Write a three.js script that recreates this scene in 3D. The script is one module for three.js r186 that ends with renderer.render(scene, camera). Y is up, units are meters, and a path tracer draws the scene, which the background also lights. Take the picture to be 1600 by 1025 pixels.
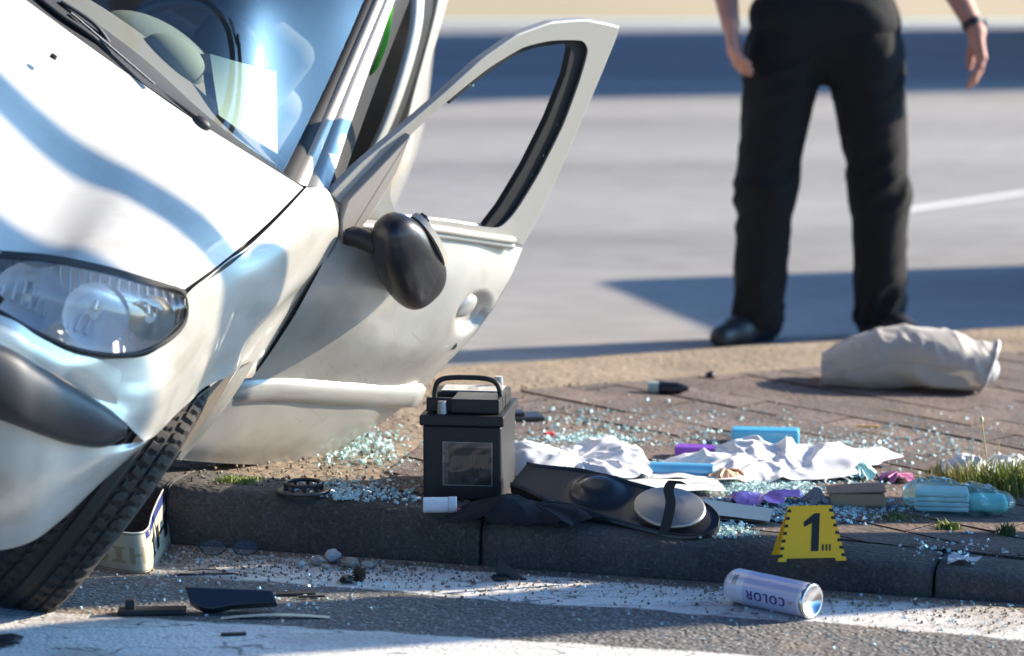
import * as THREE from 'three';
import { Sky } from 'three/addons/objects/Sky.js';
import { MarchingCubes } from 'three/addons/objects/MarchingCubes.js';
import { RoundedBoxGeometry } from 'three/addons/geometries/RoundedBoxGeometry.js';
import { mergeGeometries, mergeVertices, toCreasedNormals } from 'three/addons/utils/BufferGeometryUtils.js';

// ------------------------------------------------------------------ camera, sky, sun, exposure
const F = 4200, H = 1.25, YH = -107;                 // focal length in photo pixels, eye height, horizon row
const PITCH = Math.atan((512.5 - YH) / F);
const scene = new THREE.Scene();
const camera = new THREE.PerspectiveCamera(2 * Math.atan(512.5 / F) * 180 / Math.PI, 1600 / 1025, 0.1, 2000);
camera.position.set(0, H, 0);
camera.rotation.x = -PITCH;
camera.focus = 5.35; camera.userData.fStop = 2.8;
camera.updateMatrixWorld(true);
const SUN = new THREE.Vector3(0.964 * Math.cos(0.40), Math.sin(0.40), -0.265 * Math.cos(0.40)).normalize();
const sky = new Sky(); sky.name = 'sky'; sky.scale.setScalar(900);
sky.userData = { kind: 'structure', label: 'clear blue daytime sky', category: 'sky' };
Object.assign(sky.material.uniforms.sunPosition, { value: SUN.clone() });
sky.material.uniforms.turbidity.value = 4; sky.material.uniforms.rayleigh.value = 0.75;
sky.material.uniforms.mieCoefficient.value = 0.004; sky.material.uniforms.cloudCoverage.value = 0.1;
scene.add(sky);
scene.environmentIntensity = 0.3;
const sun = new THREE.DirectionalLight(new THREE.Color(1, 0.84, 0.63), 5);
sun.position.copy(SUN).multiplyScalar(40).add(new THREE.Vector3(0, 0, -6)); sun.castShadow = true; sun.shadow.radius = 1; sun.shadow.mapSize.set(4096, 4096);
Object.assign(sun.shadow.camera, { left: -12, right: 12, top: 12, bottom: -12, near: 1, far: 90 });
sun.target.position.set(0, 0, -6); scene.add(sun, sun.target);
const renderer = new THREE.WebGLRenderer({ antialias: true });
renderer.toneMapping = THREE.LinearToneMapping; renderer.toneMappingExposure = 2.3;
renderer.shadowMap.enabled = true; renderer.setSize(1024, 656);

// ------------------------------------------------------------------ helpers
let seed = 7; const rnd = () => { seed = (seed * 1664525 + 1013904223) >>> 0; return seed / 4294967296; };
const rr = (a, b) => a + (b - a) * rnd();
const V = (x, y, z) => new THREE.Vector3(x, y, z);
const C = (r, g, b) => new THREE.Color().setRGB(r, g, b);
const lerp = (a, b, t) => a + (b - a) * t, clamp = (x, a, b) => Math.max(a, Math.min(b, x));
const sst = (a, b, x) => { const t = clamp((x - a) / (b - a), 0, 1); return t * t * (3 - 2 * t); };
function h2(x, y, s) { let h = (x * 374761393 + y * 668265263 + s * 974711) | 0; h = Math.imul(h ^ (h >>> 13), 1274126177); h ^= h >>> 16; return (h >>> 0) / 4294967296; }
function vn(x, y, s = 0, per = 1 << 20) {             // value noise, periodic
  const xi = Math.floor(x), yi = Math.floor(y), u = x - xi, v = y - yi, m = (a) => ((a % per) + per) % per;
  const a = u * u * (3 - 2 * u), b = v * v * (3 - 2 * v), x0 = m(xi), x1 = m(xi + 1), y0 = m(yi), y1 = m(yi + 1);
  return lerp(lerp(h2(x0, y0, s), h2(x1, y0, s), a), lerp(h2(x0, y1, s), h2(x1, y1, s), a), b);
}
function fbm(x, y, o = 4, s = 0, per = 1 << 20) { let r = 0, a = 0.5, n = 0; for (let i = 0; i < o; i++) { r += a * vn(x, y, s + i, per); n += a; a *= 0.5; x *= 2; y *= 2; per *= 2; } return r / n; }
function n3(x, y, z, s = 0) { return (vn(x + 17.3 * z, y + 5.1 * z, s) + vn(y + 9.7, z + 3.3 + x * 0.37, s + 3) + vn(z - 4.2, x + 8.8 + y * 0.41, s + 7)) / 3; }
function tex(w, h, fn, srgb = true, rep) {            // fn(u, v) -> [r, g, b] linear 0..1 (or grey)
  const d = new Uint8Array(w * h * 4), enc = (c) => Math.round(255 * clamp(srgb ? (c <= 0.0031308 ? 12.92 * c : 1.055 * Math.pow(c, 1 / 2.4) - 0.055) : c, 0, 1));
  for (let j = 0; j < h; j++) for (let i = 0; i < w; i++) {
    const c = fn((i + 0.5) / w, (j + 0.5) / h), k = 4 * (j * w + i);
    if (typeof c === 'number') d[k] = d[k + 1] = d[k + 2] = enc(c); else { d[k] = enc(c[0]); d[k + 1] = enc(c[1]); d[k + 2] = enc(c[2]); }
    d[k + 3] = 255;
  }
  const t = new THREE.DataTexture(d, w, h, THREE.RGBAFormat); t.magFilter = THREE.LinearFilter; t.minFilter = THREE.LinearMipmapLinearFilter; t.generateMipmaps = true;
  t.wrapS = t.wrapT = THREE.RepeatWrapping; if (srgb) t.colorSpace = THREE.SRGBColorSpace; if (rep) t.repeat.set(rep, rep); t.needsUpdate = true; return t;
}
function canvasTex(w, h, draw) { const c = document.createElement('canvas'); c.width = w; c.height = h; draw(c.getContext('2d'), w, h); const t = new THREE.CanvasTexture(c); t.colorSpace = THREE.SRGBColorSpace; t.anisotropy = 8; return t; }
const mat = (color, rough = 0.7, o = {}) => new THREE.MeshPhysicalMaterial({ color: Array.isArray(color) ? C(...color) : color, roughness: rough, side: THREE.DoubleSide, ...o });
const used = {};
function numbered(n) { used[n] = (used[n] ?? -1) + 1; return used[n] ? `${n}_${String(used[n]).padStart(3, '0')}` : n; }
function mesh(name, geo, m, parent) { const o = new THREE.Mesh(geo, m); o.castShadow = o.receiveShadow = true; o.name = parent && parent !== scene ? name : numbered(name); (parent ?? scene).add(o); return o; }
function tag(o, label, category, group, kind) { o.userData = { label, category }; if (group) o.userData.group = group; if (kind) o.userData.kind = kind; return o; }
function thing(name, label, category, pos = V(0, 0, 0), group) { const g = new THREE.Group(); g.name = numbered(name); scene.add(g); g.position.copy(pos); return tag(g, label, category, group); }
function struct(name, geo, m, label) { const o = mesh(name, geo, m); o.userData = { kind: 'structure', label, category: name.replace(/_/g, ' ') }; return o; }
// pixels to points
const RIGHT = V(1, 0, 0), UPV = V(0, Math.cos(PITCH), -Math.sin(PITCH)), FWD = V(0, -Math.sin(PITCH), -Math.cos(PITCH)), EYE = V(0, H, 0);
const rayDir = (px, py) => FWD.clone().multiplyScalar(F).addScaledVector(RIGHT, px - 800).addScaledVector(UPV, 512.5 - py);
function hit(px, py, p0, n) { const d = rayDir(px, py), t = p0.clone().sub(EYE).dot(n) / d.dot(n); return EYE.clone().addScaledVector(d, t); }
const onRoad = (px, py, y = 0) => hit(px, py, V(0, y, 0), V(0, 1, 0));
const KD = V(0.9574, 0, 0.2887), KN = V(-0.2887, 0, 0.9574), K0 = V(-0.684, 0, -5.42);     // kerb line and its normal towards the road
const tOf = (x, z) => (x - K0.x) * KD.x + (z - K0.z) * KD.z, nOf = (x, z) => (x - K0.x) * KN.x + (z - K0.z) * KN.z;
const paveY = (x, z) => 0.125 - 0.0446 * clamp(tOf(x, z), -2, 2.2);
const PN = V(0.0446 * KD.x, 1, 0.0446 * KD.z).normalize();
const onPave = (px, py, dy = 0) => hit(px, py, V(K0.x, 0.125 + dy, K0.z), PN);
const kerbPt = (t, n, y) => V(K0.x + KD.x * t + KN.x * n, y, K0.z + KD.z * t + KN.z * n);
// smooth patch through a grid of control points
function cr(p, t) { const n = p.length - 1, s = clamp(t * n, 0, n - 1e-6), i = Math.floor(s), u = s - i, g = (k) => k < 0 ? p[0].clone().multiplyScalar(2).sub(p[1]) : k > n ? p[n].clone().multiplyScalar(2).sub(p[n - 1]) : p[k], a = g(i - 1), b = g(i), c = g(i + 1), d = g(i + 2);
  return b.clone().multiplyScalar(2).add(c.clone().sub(a).multiplyScalar(u)).add(a.clone().multiplyScalar(2).addScaledVector(b, -5).addScaledVector(c, 4).sub(d).multiplyScalar(u * u)).add(b.clone().multiplyScalar(3).sub(a).addScaledVector(c, -3).add(d).multiplyScalar(u * u * u)).multiplyScalar(0.5); }
function gridGeo(nu, nv, fn) {                         // fn(u, v) -> Vector3
  const pos = [], uv = [], idx = [];
  for (let j = 0; j <= nv; j++) for (let i = 0; i <= nu; i++) { const p = fn(i / nu, j / nv); pos.push(p.x, p.y, p.z); uv.push(i / nu, j / nv); }
  for (let j = 0; j < nv; j++) for (let i = 0; i < nu; i++) { const a = j * (nu + 1) + i, b = a + 1, c = a + nu + 1, d = c + 1; idx.push(a, c, b, b, c, d); }
  const g = new THREE.BufferGeometry(); g.setAttribute('position', new THREE.Float32BufferAttribute(pos, 3)); g.setAttribute('uv', new THREE.Float32BufferAttribute(uv, 2)); g.setIndex(idx); g.computeVertexNormals(); return g;
}
function patch(rows, nu = 24, nv = 24) { return gridGeo(nu, nv, (u, v) => cr(rows.map((r) => cr(r, u)), v)); }
function uvXZ(g, s = 1) { const p = g.attributes.position, uv = []; for (let i = 0; i < p.count; i++) uv.push(p.getX(i) * s, p.getZ(i) * s); g.setAttribute('uv', new THREE.Float32BufferAttribute(uv, 2)); return g; }
function uvBox(g, s = 1) { const q = g.index ? g.toNonIndexed() : g, p = q.attributes.position, n = q.attributes.normal, uv = []; for (let i = 0; i < p.count; i++) { const ax = Math.abs(n.getX(i)), ay = Math.abs(n.getY(i)), az = Math.abs(n.getZ(i)); ay >= ax && ay >= az ? uv.push(p.getX(i) * s, p.getZ(i) * s) : ax > az ? uv.push(p.getZ(i) * s, p.getY(i) * s) : uv.push(p.getX(i) * s, p.getY(i) * s); } q.setAttribute('uv', new THREE.Float32BufferAttribute(uv, 2)); return q; }
function merge(list) { return mergeGeometries(list.map((g) => { const q = g.index ? g.toNonIndexed() : g.clone(); for (const k of Object.keys(q.attributes)) if (!['position', 'normal', 'uv'].includes(k)) q.deleteAttribute(k); if (!q.attributes.uv) q.setAttribute('uv', new THREE.Float32BufferAttribute(new Float32Array(q.attributes.position.count * 2), 2)); if (!q.attributes.normal) q.computeVertexNormals(); return q; })); }
function box(w, h, d, x = 0, y = 0, z = 0, r = 0.004) { const g = r ? new RoundedBoxGeometry(w, h, d, 2, Math.min(r, w / 2.1, h / 2.1, d / 2.1)) : new THREE.BoxGeometry(w, h, d); g.translate(x, y, z); return g; }
function tube(pts, r, seg = 32, rs = 8) { return new THREE.TubeGeometry(new THREE.CatmullRomCurve3(pts), seg, r, rs); }
function tris(list) { const pos = []; for (const t of list) for (const p of t) pos.push(p.x, p.y, p.z); const g = new THREE.BufferGeometry(); g.setAttribute('position', new THREE.Float32BufferAttribute(pos, 3)); g.computeVertexNormals(); return g; }
function insidePoly(x, y, P) { let c = false; for (let i = 0, j = P.length - 1; i < P.length; j = i++) if ((P[i][1] > y) !== (P[j][1] > y) && x < (P[j][0] - P[i][0]) * (y - P[i][1]) / (P[j][1] - P[i][1]) + P[i][0]) c = !c; return c; }
function edgeDist(x, y, P) { let m = 1e9; for (let i = 0, j = P.length - 1; i < P.length; j = i++) { const dx = P[j][0] - P[i][0], dy = P[j][1] - P[i][1], t = clamp(((x - P[i][0]) * dx + (y - P[i][1]) * dy) / (dx * dx + dy * dy), 0, 1); m = Math.min(m, Math.hypot(x - P[i][0] - t * dx, y - P[i][1] - t * dy)); } return m; }
function clipPoly(P, planes) { for (const [a, b, c] of planes) { const Q = []; for (let i = 0; i < P.length; i++) { const p = P[i], q = P[(i + 1) % P.length], dp = a * p[0] + b * p[1] + c, dq = a * q[0] + b * q[1] + c; if (dp >= 0) Q.push(p); if ((dp >= 0) !== (dq >= 0)) { const t = dp / (dp - dq); Q.push([lerp(p[0], q[0], t), lerp(p[1], q[1], t)]); } } P = Q; if (P.length < 3) return []; } return P; }
function sdfGeo(f, c, size, n) {                       // surface f = 0 inside a cube (centre c, edge size)
  const mc = new MarchingCubes(n, new THREE.MeshBasicMaterial(), false, false, 220000); mc.isolation = 0; const hs = n / 2;
  for (let z = 0; z < n; z++) for (let y = 0; y < n; y++) for (let x = 0; x < n; x++) mc.field[x + y * n + z * n * n] = -f(c.x + (x - hs) / hs * size / 2, c.y + (y - hs) / hs * size / 2, c.z + (z - hs) / hs * size / 2);
  mc.update(); const cnt = mc.count, P = new Float32Array(cnt * 3), N = new Float32Array(cnt * 3), e = size / n * 0.5;
  for (let i = 0; i < cnt; i++) { const x = c.x + mc.positionArray[3 * i] * size / 2, y = c.y + mc.positionArray[3 * i + 1] * size / 2, z = c.z + mc.positionArray[3 * i + 2] * size / 2; P.set([x, y, z], 3 * i);
    const g = V(f(x + e, y, z) - f(x - e, y, z), f(x, y + e, z) - f(x, y - e, z), f(x, y, z + e) - f(x, y, z - e)).normalize(); N.set([g.x, g.y, g.z], 3 * i); }
  for (let i = 0; i < cnt; i += 3) { const a = V().fromArray(P, 3 * i), b = V().fromArray(P, 3 * i + 3), d = V().fromArray(P, 3 * i + 6); if (b.clone().sub(a).cross(d.clone().sub(a)).dot(V().fromArray(N, 3 * i)) < 0) for (const A of [P, N]) for (let k = 0; k < 3; k++) { const t = A[3 * i + 3 + k]; A[3 * i + 3 + k] = A[3 * i + 6 + k]; A[3 * i + 6 + k] = t; } }
  const g = new THREE.BufferGeometry(); g.setAttribute('position', new THREE.BufferAttribute(P, 3)); g.setAttribute('normal', new THREE.BufferAttribute(N, 3)); return g;
}
const smin = (a, b, k) => { const h = clamp(0.5 + 0.5 * (b - a) / k, 0, 1); return lerp(b, a, h) - k * h * (1 - h); };
function cap(x, y, z, a, b, ra, rb, sz = 1) { const bx = b[0] - a[0], by = b[1] - a[1], bz = (b[2] - a[2]) / sz, px = x - a[0], py = y - a[1], pz = (z - a[2]) / sz, t = clamp((px * bx + py * by + pz * bz) / (bx * bx + by * by + bz * bz + 1e-9), 0, 1); return Math.hypot(px - t * bx, py - t * by, pz - t * bz) - lerp(ra, rb, t); }

// ------------------------------------------------------------------ materials of the ground
const asphaltCol = (x, y, per) => { const g = vn(x * 260, y * 260, 3, per * 260), g2 = vn(x * 130, y * 130, 9, per * 130), p = fbm(x * 2, y * 2, 4, 5, per * 2); const s = 0.105 + 0.06 * p + (g > 0.62 ? 0.16 * (g - 0.45) : -0.035 * (1 - g)) + (g2 > 0.78 ? 0.10 : 0); return [s * 1.03, s, s * 0.96]; };
const asphaltBump = tex(1024, 1024, (u, v) => 0.6 * vn(u * 200, v * 200, 3, 200) + 0.4 * vn(u * 90, v * 90, 8, 90), false);
const asphaltTex = tex(1024, 1024, (u, v) => asphaltCol(u, v, 1));
const roadFar = mat(0xffffff, 0.9, { map: asphaltTex, bumpMap: asphaltBump, bumpScale: 0.004 });
// ------------------------------------------------------------------ ground: road, painted bands, kerb, pavement
const NX0 = -1.6, NX1 = 1.6, NZ0 = -5.9, NZ1 = -4.3;
function paintMask(x, z) {                             // worn white road paint, 0..1
  const t = tOf(x, z), n = nOf(x, z), w1 = fbm(x * 9, z * 9, 4, 21), w2 = fbm(x * 40, z * 40, 3, 31), crack = Math.abs(fbm(x * 5 + 3, z * 14, 3, 41) - 0.5);
  let a = sst(0.045, 0.06, n + (w1 - 0.5) * 0.05) * (1 - sst(0.245, 0.262, n + (w1 - 0.5) * 0.05)) * sst(-0.2, 0.5, t + (w1 - 0.5) * 1.2);
  let b = sst(0.55, 0.565, n + 0.06 * (t - 0.4) + (w1 - 0.5) * 0.04);
  let m = Math.max(a, b); m *= sst(0.34, 0.5, w1 * 0.55 + w2 * 0.55 + 0.06 + 0.12 * b + 0.08 * sst(0.3, 1.2, t)); m *= 0.25 + 0.75 * sst(0.004, 0.018, crack); return m;
}
const nearCol = tex(2048, 1024, (u, v) => {
  const x = lerp(NX0, NX1, u), z = lerp(NZ1, NZ0, v); let c = asphaltCol(x, z, 1e6); const m = paintMask(x, z), n = nOf(x, z), g = vn(x * 300, z * 300, 13);
  const dirt = sst(0.5, 0.75, fbm(x * 4, z * 6, 4, 61) + 0.3 * (1 - sst(0.02, 0.16, n)) + 0.12 * (1 - sst(-0.4, 0.6, tOf(x, z))));
  const d = [0.22 + 0.12 * g, 0.165 + 0.09 * g, 0.115 + 0.06 * g]; c = c.map((q, i) => lerp(q, d[i], 0.75 * dirt));
  const p = 0.62 + 0.1 * fbm(x * 20, z * 20, 3, 71) - (g > 0.8 ? 0.25 : 0); return c.map((q, i) => lerp(q, p * [1, 0.975, 0.93][i], m * (1 - 0.45 * dirt)));
});
const nearBump = tex(2048, 1024, (u, v) => { const x = lerp(NX0, NX1, u), z = lerp(NZ1, NZ0, v), m = paintMask(x, z); return clamp((0.55 * vn(x * 190, z * 190, 3) + 0.3 * vn(x * 90, z * 90, 4)) * (1 - 0.65 * m) + 0.35 * m, 0, 1); }, false);
for (const t of [nearCol, nearBump]) t.wrapS = t.wrapT = THREE.ClampToEdgeWrapping;
const rectXZ = (x0, x1, z0, z1, y = 0) => { const g = new THREE.PlaneGeometry(x1 - x0, z1 - z0); g.rotateX(-Math.PI / 2); g.translate((x0 + x1) / 2, y, (z0 + z1) / 2); return g; };
struct('road', rectXZ(NX0, NX1, NZ0, NZ1), mat(0xffffff, 0.88, { map: nearCol, bumpMap: nearBump, bumpScale: 0.005 }), 'asphalt road surface with worn white paint along the kerb');
const streak = tex(512, 1024, (u, v) => { const a = fbm(u * 2, v * 14, 4, 91, 2), g = vn(u * 200, v * 300, 5, 200); const s = 0.27 + 0.24 * (a - 0.5) * 1.8 + 0.06 * (g - 0.5); return [s * 1.03, s, s * 0.96]; });
const farMat = mat(0xffffff, 0.85, { map: streak });
{ const farG = rectXZ(-60, 60, -38, NZ0); uvXZ(farG, 1 / 24); 
  const o = struct('far_road', farG, farMat, 'wide grey asphalt road behind the traffic island');
  const side = [rectXZ(-60, NX0, NZ0, 6), rectXZ(NX1, 60, NZ0, 6), rectXZ(NX0, NX1, NZ1, 6)].map((g) => uvXZ(g, 1 / 2)); struct('road_beside', merge(side), roadFar, 'plain asphalt road around the painted strip'); }
{ const vt = tex(512, 512, (u, v) => { const a = fbm(u * 6, v * 30, 4, 15, 6); return [0.42 + 0.25 * (a - 0.5), 0.33 + 0.2 * (a - 0.5), 0.2 + 0.14 * (a - 0.5)]; });
  const g = new THREE.PlaneGeometry(700, 360, 60, 30); g.rotateX(-Math.PI / 2); g.translate(0, 0, -218); const p = g.attributes.position; for (let i = 0; i < p.count; i++) p.setY(i, p.getZ(i) < -39 ? 0.05 + 1.5 * sst(-45, -200, p.getZ(i)) * fbm(p.getX(i) * 0.02, p.getZ(i) * 0.02, 3, 3) : 0.02);
  struct('dry_verge', uvXZ(g, 1 / 20), mat(0xffffff, 1, { map: vt }), 'dry straw coloured verge across the far road'); }
// a white lane line on the far road
{ const a = onRoad(1400, 331, 0.006), b = onRoad(1760, 277, 0.006), w = V(0, 0, 0.075); const g = tris([[a.clone().sub(w), b.clone().sub(w), b.clone().add(w)], [a.clone().sub(w), b.clone().add(w), a.clone().add(w)]]); struct('lane_line', g, mat([0.75, 0.74, 0.7], 0.8), 'white painted lane line on the far road'); }

// pavement bed (sand and soil) as one slab with a wavy outline
const sandTex = tex(1024, 1024, (u, v) => { const a = fbm(u * 8, v * 8, 5, 5, 8), g = vn(u * 220, v * 220, 8, 220), g2 = vn(u * 90, v * 90, 18, 90); const s = 0.75 + 0.5 * (a - 0.5) + 0.35 * (g - 0.5) + (g2 > 0.8 ? 0.25 : 0); return [0.31 * s, 0.235 * s, 0.16 * s]; });
const sandBump = tex(512, 512, (u, v) => 0.5 * vn(u * 110, v * 110, 3, 110) + 0.5 * fbm(u * 12, v * 12, 4, 8, 12), false);
const sandMat = mat(0xffffff, 1, { map: sandTex, bumpMap: sandBump, bumpScale: 0.006 });
const FAR0 = [0.02, -7.14], FAR1 = [1.55, -8.16], fl = Math.hypot(1.53, 1.02), FN = [1.02 / fl, 1.53 / fl];                  // far edge, inner normal (towards camera)
const farDist = (x, z) => (x - FAR0[0]) * FN[0] + (z - FAR0[1]) * FN[1];
{ const nu = 160, nv = 90; const g = gridGeo(nu, nv, (u, v) => { const t = lerp(-3.2, 3.4, u), n0 = -0.13, k = kerbPt(t, n0, 0); const q = Math.max(0.05, farDist(k.x, k.z)) / (FN[0] * KN.x + FN[1] * KN.z); let n = n0 - v * Math.min(q, 3.2); const p = kerbPt(t, n, 0); p.y = paveY(p.x, p.z) - 0.006 + 0.012 * (fbm(p.x * 5, p.z * 5, 3, 4) - 0.5); if (v > 0.985) p.y -= 0.08; return p; }); struct('pavement', uvXZ(g, 1 / 1.3), sandMat, 'sandy pavement bed of the traffic island'); }
const pavement = scene.getObjectByName('pavement');
// pavers, each a bevelled block
const paverTex = tex(1024, 1024, (u, v) => { const a = fbm(u * 10, v * 10, 5, 55, 10), g = vn(u * 256, v * 256, 58, 256), g2 = vn(u * 120, v * 120, 59, 120); const s = 0.8 + 0.7 * (a - 0.5) + 0.5 * (g - 0.5) + (g2 > 0.82 ? 0.3 : 0); return [0.165 * s, 0.125 * s, 0.105 * s]; });
const paverBump = tex(512, 512, (u, v) => 0.6 * vn(u * 128, v * 128, 3, 128) + 0.4 * vn(u * 50, v * 50, 6, 50), false);
const paverMats = [[1, 1, 1], [0.85, 0.84, 0.85], [1.15, 1.1, 1.05]].map((c) => mat(c, 0.92, { map: paverTex, bumpMap: paverBump, bumpScale: 0.003 }));
{ const R = [0.76, 0.65], P = [0.65, -0.76], o = [0.2, -6.3];
  const planes = [[-KN.x, -KN.z, KN.x * K0.x + KN.z * K0.z - 0.155], [FN[0], FN[1], -(FN[0] * FAR0[0] + FN[1] * FAR0[1]) - 0.42], [1, 0.25, 0.2 + 0.25 * 5.9], [-1, 0, 2.6]];
  let cnt = 0;
  for (let j = -20; j < 24; j++) for (let i = -12; i < 15; i++) {
    const a0 = i * 0.25 + (j & 1) * 0.125, b0 = j * 0.135, L = 0.247, W = 0.129; const q = [[0, 0], [L, 0], [L, W], [0, W]].map(([a, b]) => [o[0] + R[0] * (a0 + a) + P[0] * (b0 + b), o[1] + R[1] * (a0 + a) + P[1] * (b0 + b)]);
    const c = clipPoly(q, planes); if (c.length < 3) continue; let ar = 0; for (let k = 0; k < c.length; k++) { const e = c[(k + 1) % c.length]; ar += c[k][0] * e[1] - e[0] * c[k][1]; } if (Math.abs(ar) < 0.006) continue;
    if (Math.hypot(c[0][0] - 0.3, c[0][1] + 6) > 2.5) continue;
    const sh = new THREE.Shape(c.map(([x, z]) => new THREE.Vector2(x, -z))); const g = new THREE.ExtrudeGeometry(sh, { depth: 0.03, bevelEnabled: true, bevelThickness: 0.003, bevelSize: -0.003, bevelOffset: 0, bevelSegments: 1, curveSegments: 1 }); g.rotateX(-Math.PI / 2);
    const p = g.attributes.position, dy = rr(-0.002, 0.002), tx = rr(-0.008, 0.008), tz = rr(-0.008, 0.008); for (let k = 0; k < p.count; k++) { const x = p.getX(k), z = p.getZ(k); p.setY(k, p.getY(k) - 0.03 + paveY(x, z) + dy + (x - c[0][0]) * tx + (z - c[0][1]) * tz); }
    g.computeVertexNormals(); const gg = uvXZ(g, 1.1); const m = mesh('paver', gg, paverMats[Math.floor(rnd() * 2.99)], pavement); m.name = cnt ? `paver_${String(cnt).padStart(3, '0')}` : 'paver'; cnt++;
  } }
// kerb stones
const kerbTex = tex(1024, 1024, (u, v) => { const a = fbm(u * 7, v * 7, 5, 75, 7), g = vn(u * 240, v * 240, 78, 240), g2 = vn(u * 130, v * 130, 79, 130); const s = 0.8 + 0.7 * (a - 0.5) + 0.45 * (g - 0.5) + (g2 > 0.8 ? 0.35 : 0); return [0.1 * s, 0.09 * s, 0.08 * s]; });
const kerbMat = mat(0xffffff, 0.95, { map: kerbTex, bumpMap: sandBump, bumpScale: 0.004 });
const kerb = new THREE.Group(); kerb.name = 'kerb'; kerb.userData = { kind: 'structure', label: 'low dark concrete kerb beside the road', category: 'kerb' }; scene.add(kerb);
{ const joints = [-3.1, -2.0, -1.0, -0.03, 0.65, 1.55, 2.5, 3.4];
  for (let k = 0; k + 1 < joints.length; k++) { const t0 = joints[k] + 0.003, t1 = joints[k + 1] - 0.003, prof = [[-0.15, 0], [-0.08, 0.001], [-0.035, -0.001], [-0.014, -0.006], [-0.003, -0.018], [0.003, -0.035], [0.008, -0.2]];
    const g = gridGeo(36, prof.length - 1, (u, v) => { const t = lerp(t0, t1, u), [n, dy] = prof[Math.round(v * (prof.length - 1))], q = kerbPt(t, n, 0), e = Math.min(u, 1 - u) * (t1 - t0) < 0.012 ? 0.003 : 0; q.y = Math.max(-0.05, paveY(q.x, q.z) + dy * (dy < -0.1 ? 1 : 1) - e + 0.004 * (fbm(t * 14, n * 40, 3, 6) - 0.5) - (h2(Math.floor(t * 22), 3, 5) > 0.9 && n > -0.02 ? 0.006 : 0)); q.addScaledVector(KN, 0.005 * (fbm(t * 11, dy * 40, 3, 16) - 0.5) - e); return q; });
    const endg = [t0, t1].map((t) => { const s = prof.map(([n, dy]) => { const q = kerbPt(t, n, 0); q.y = Math.max(-0.05, paveY(q.x, q.z) + dy); return q; }), c = kerbPt(t, -0.1, -0.05), l = []; for (let i = 0; i + 1 < s.length; i++) l.push([s[i], s[i + 1], c]); return tris(l); });
    const gg = merge([g, ...endg]); const p = gg.attributes.position, uv = []; for (let i = 0; i < p.count; i++) uv.push(tOf(p.getX(i), p.getZ(i)) * 1.2, (p.getY(i) - nOf(p.getX(i), p.getZ(i))) * 1.2); gg.setAttribute('uv', new THREE.Float32BufferAttribute(uv, 2));
    mesh(k ? `kerb_stone_${String(k).padStart(3, '0')}` : 'kerb_stone', gg, kerbMat, kerb); } }
// ------------------------------------------------------------------ the wrecked car (local axes: x to its left, y up, z forward)
const car = thing('wrecked_car', 'wrecked silver white hatchback tilted on its side wheel with its front door open', 'car', V(-1.569, 0.365, -5.096));
{ const M = new THREE.Matrix4().makeBasis(V(0.836, -0.543, 0.074).normalize(), V(0.544, 0.839, 0.008).normalize(), V(-0.067, 0.033, 0.997).normalize()); const q = new THREE.Quaternion().setFromRotationMatrix(M).normalize(); car.quaternion.copy(q); car.updateMatrixWorld(true); }
const carInv = car.matrixWorld.clone().invert(), eyeL = EYE.clone().applyMatrix4(carInv);
const L = (x, y, z) => V(x, y, z);
function Q(px, py, zl) { const d = rayDir(px, py).transformDirection(carInv); return eyeL.clone().addScaledVector(d, (zl - eyeL.z) / d.z); }
const q3 = (a) => a.isVector3 ? a : Q(a[0], a[1], a[2]);
const rowsQ = (rows) => rows.map((r) => r.map(q3));
const M_ = {
  paint: mat([0.5, 0.49, 0.455], 0.42, { metalness: 0.4, clearcoat: 0.55, clearcoatRoughness: 0.06 }),
  black: mat([0.018, 0.018, 0.02], 0.55), rubber: mat([0.022, 0.021, 0.02], 0.85), seal: mat([0.01, 0.01, 0.011], 0.7),
  trim: mat([0.03, 0.031, 0.035], 0.6), grey: mat([0.16, 0.155, 0.15], 0.8), chrome: mat([0.85, 0.85, 0.86], 0.12, { metalness: 1 }),
  glass: mat([0.93, 0.97, 0.96], 0.03, { transmission: 1, thickness: 0, ior: 1.45 }), lens: mat([0.97, 0.98, 1], 0.04, { transmission: 1, thickness: 0, ior: 1.45 }),
  dark: mat([0.09, 0.09, 0.095], 0.9), dust: mat([0.3, 0.27, 0.22], 0.9), beige: mat([0.5, 0.45, 0.37], 0.5, { metalness: 0.2, clearcoat: 0.5 }),
};
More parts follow.
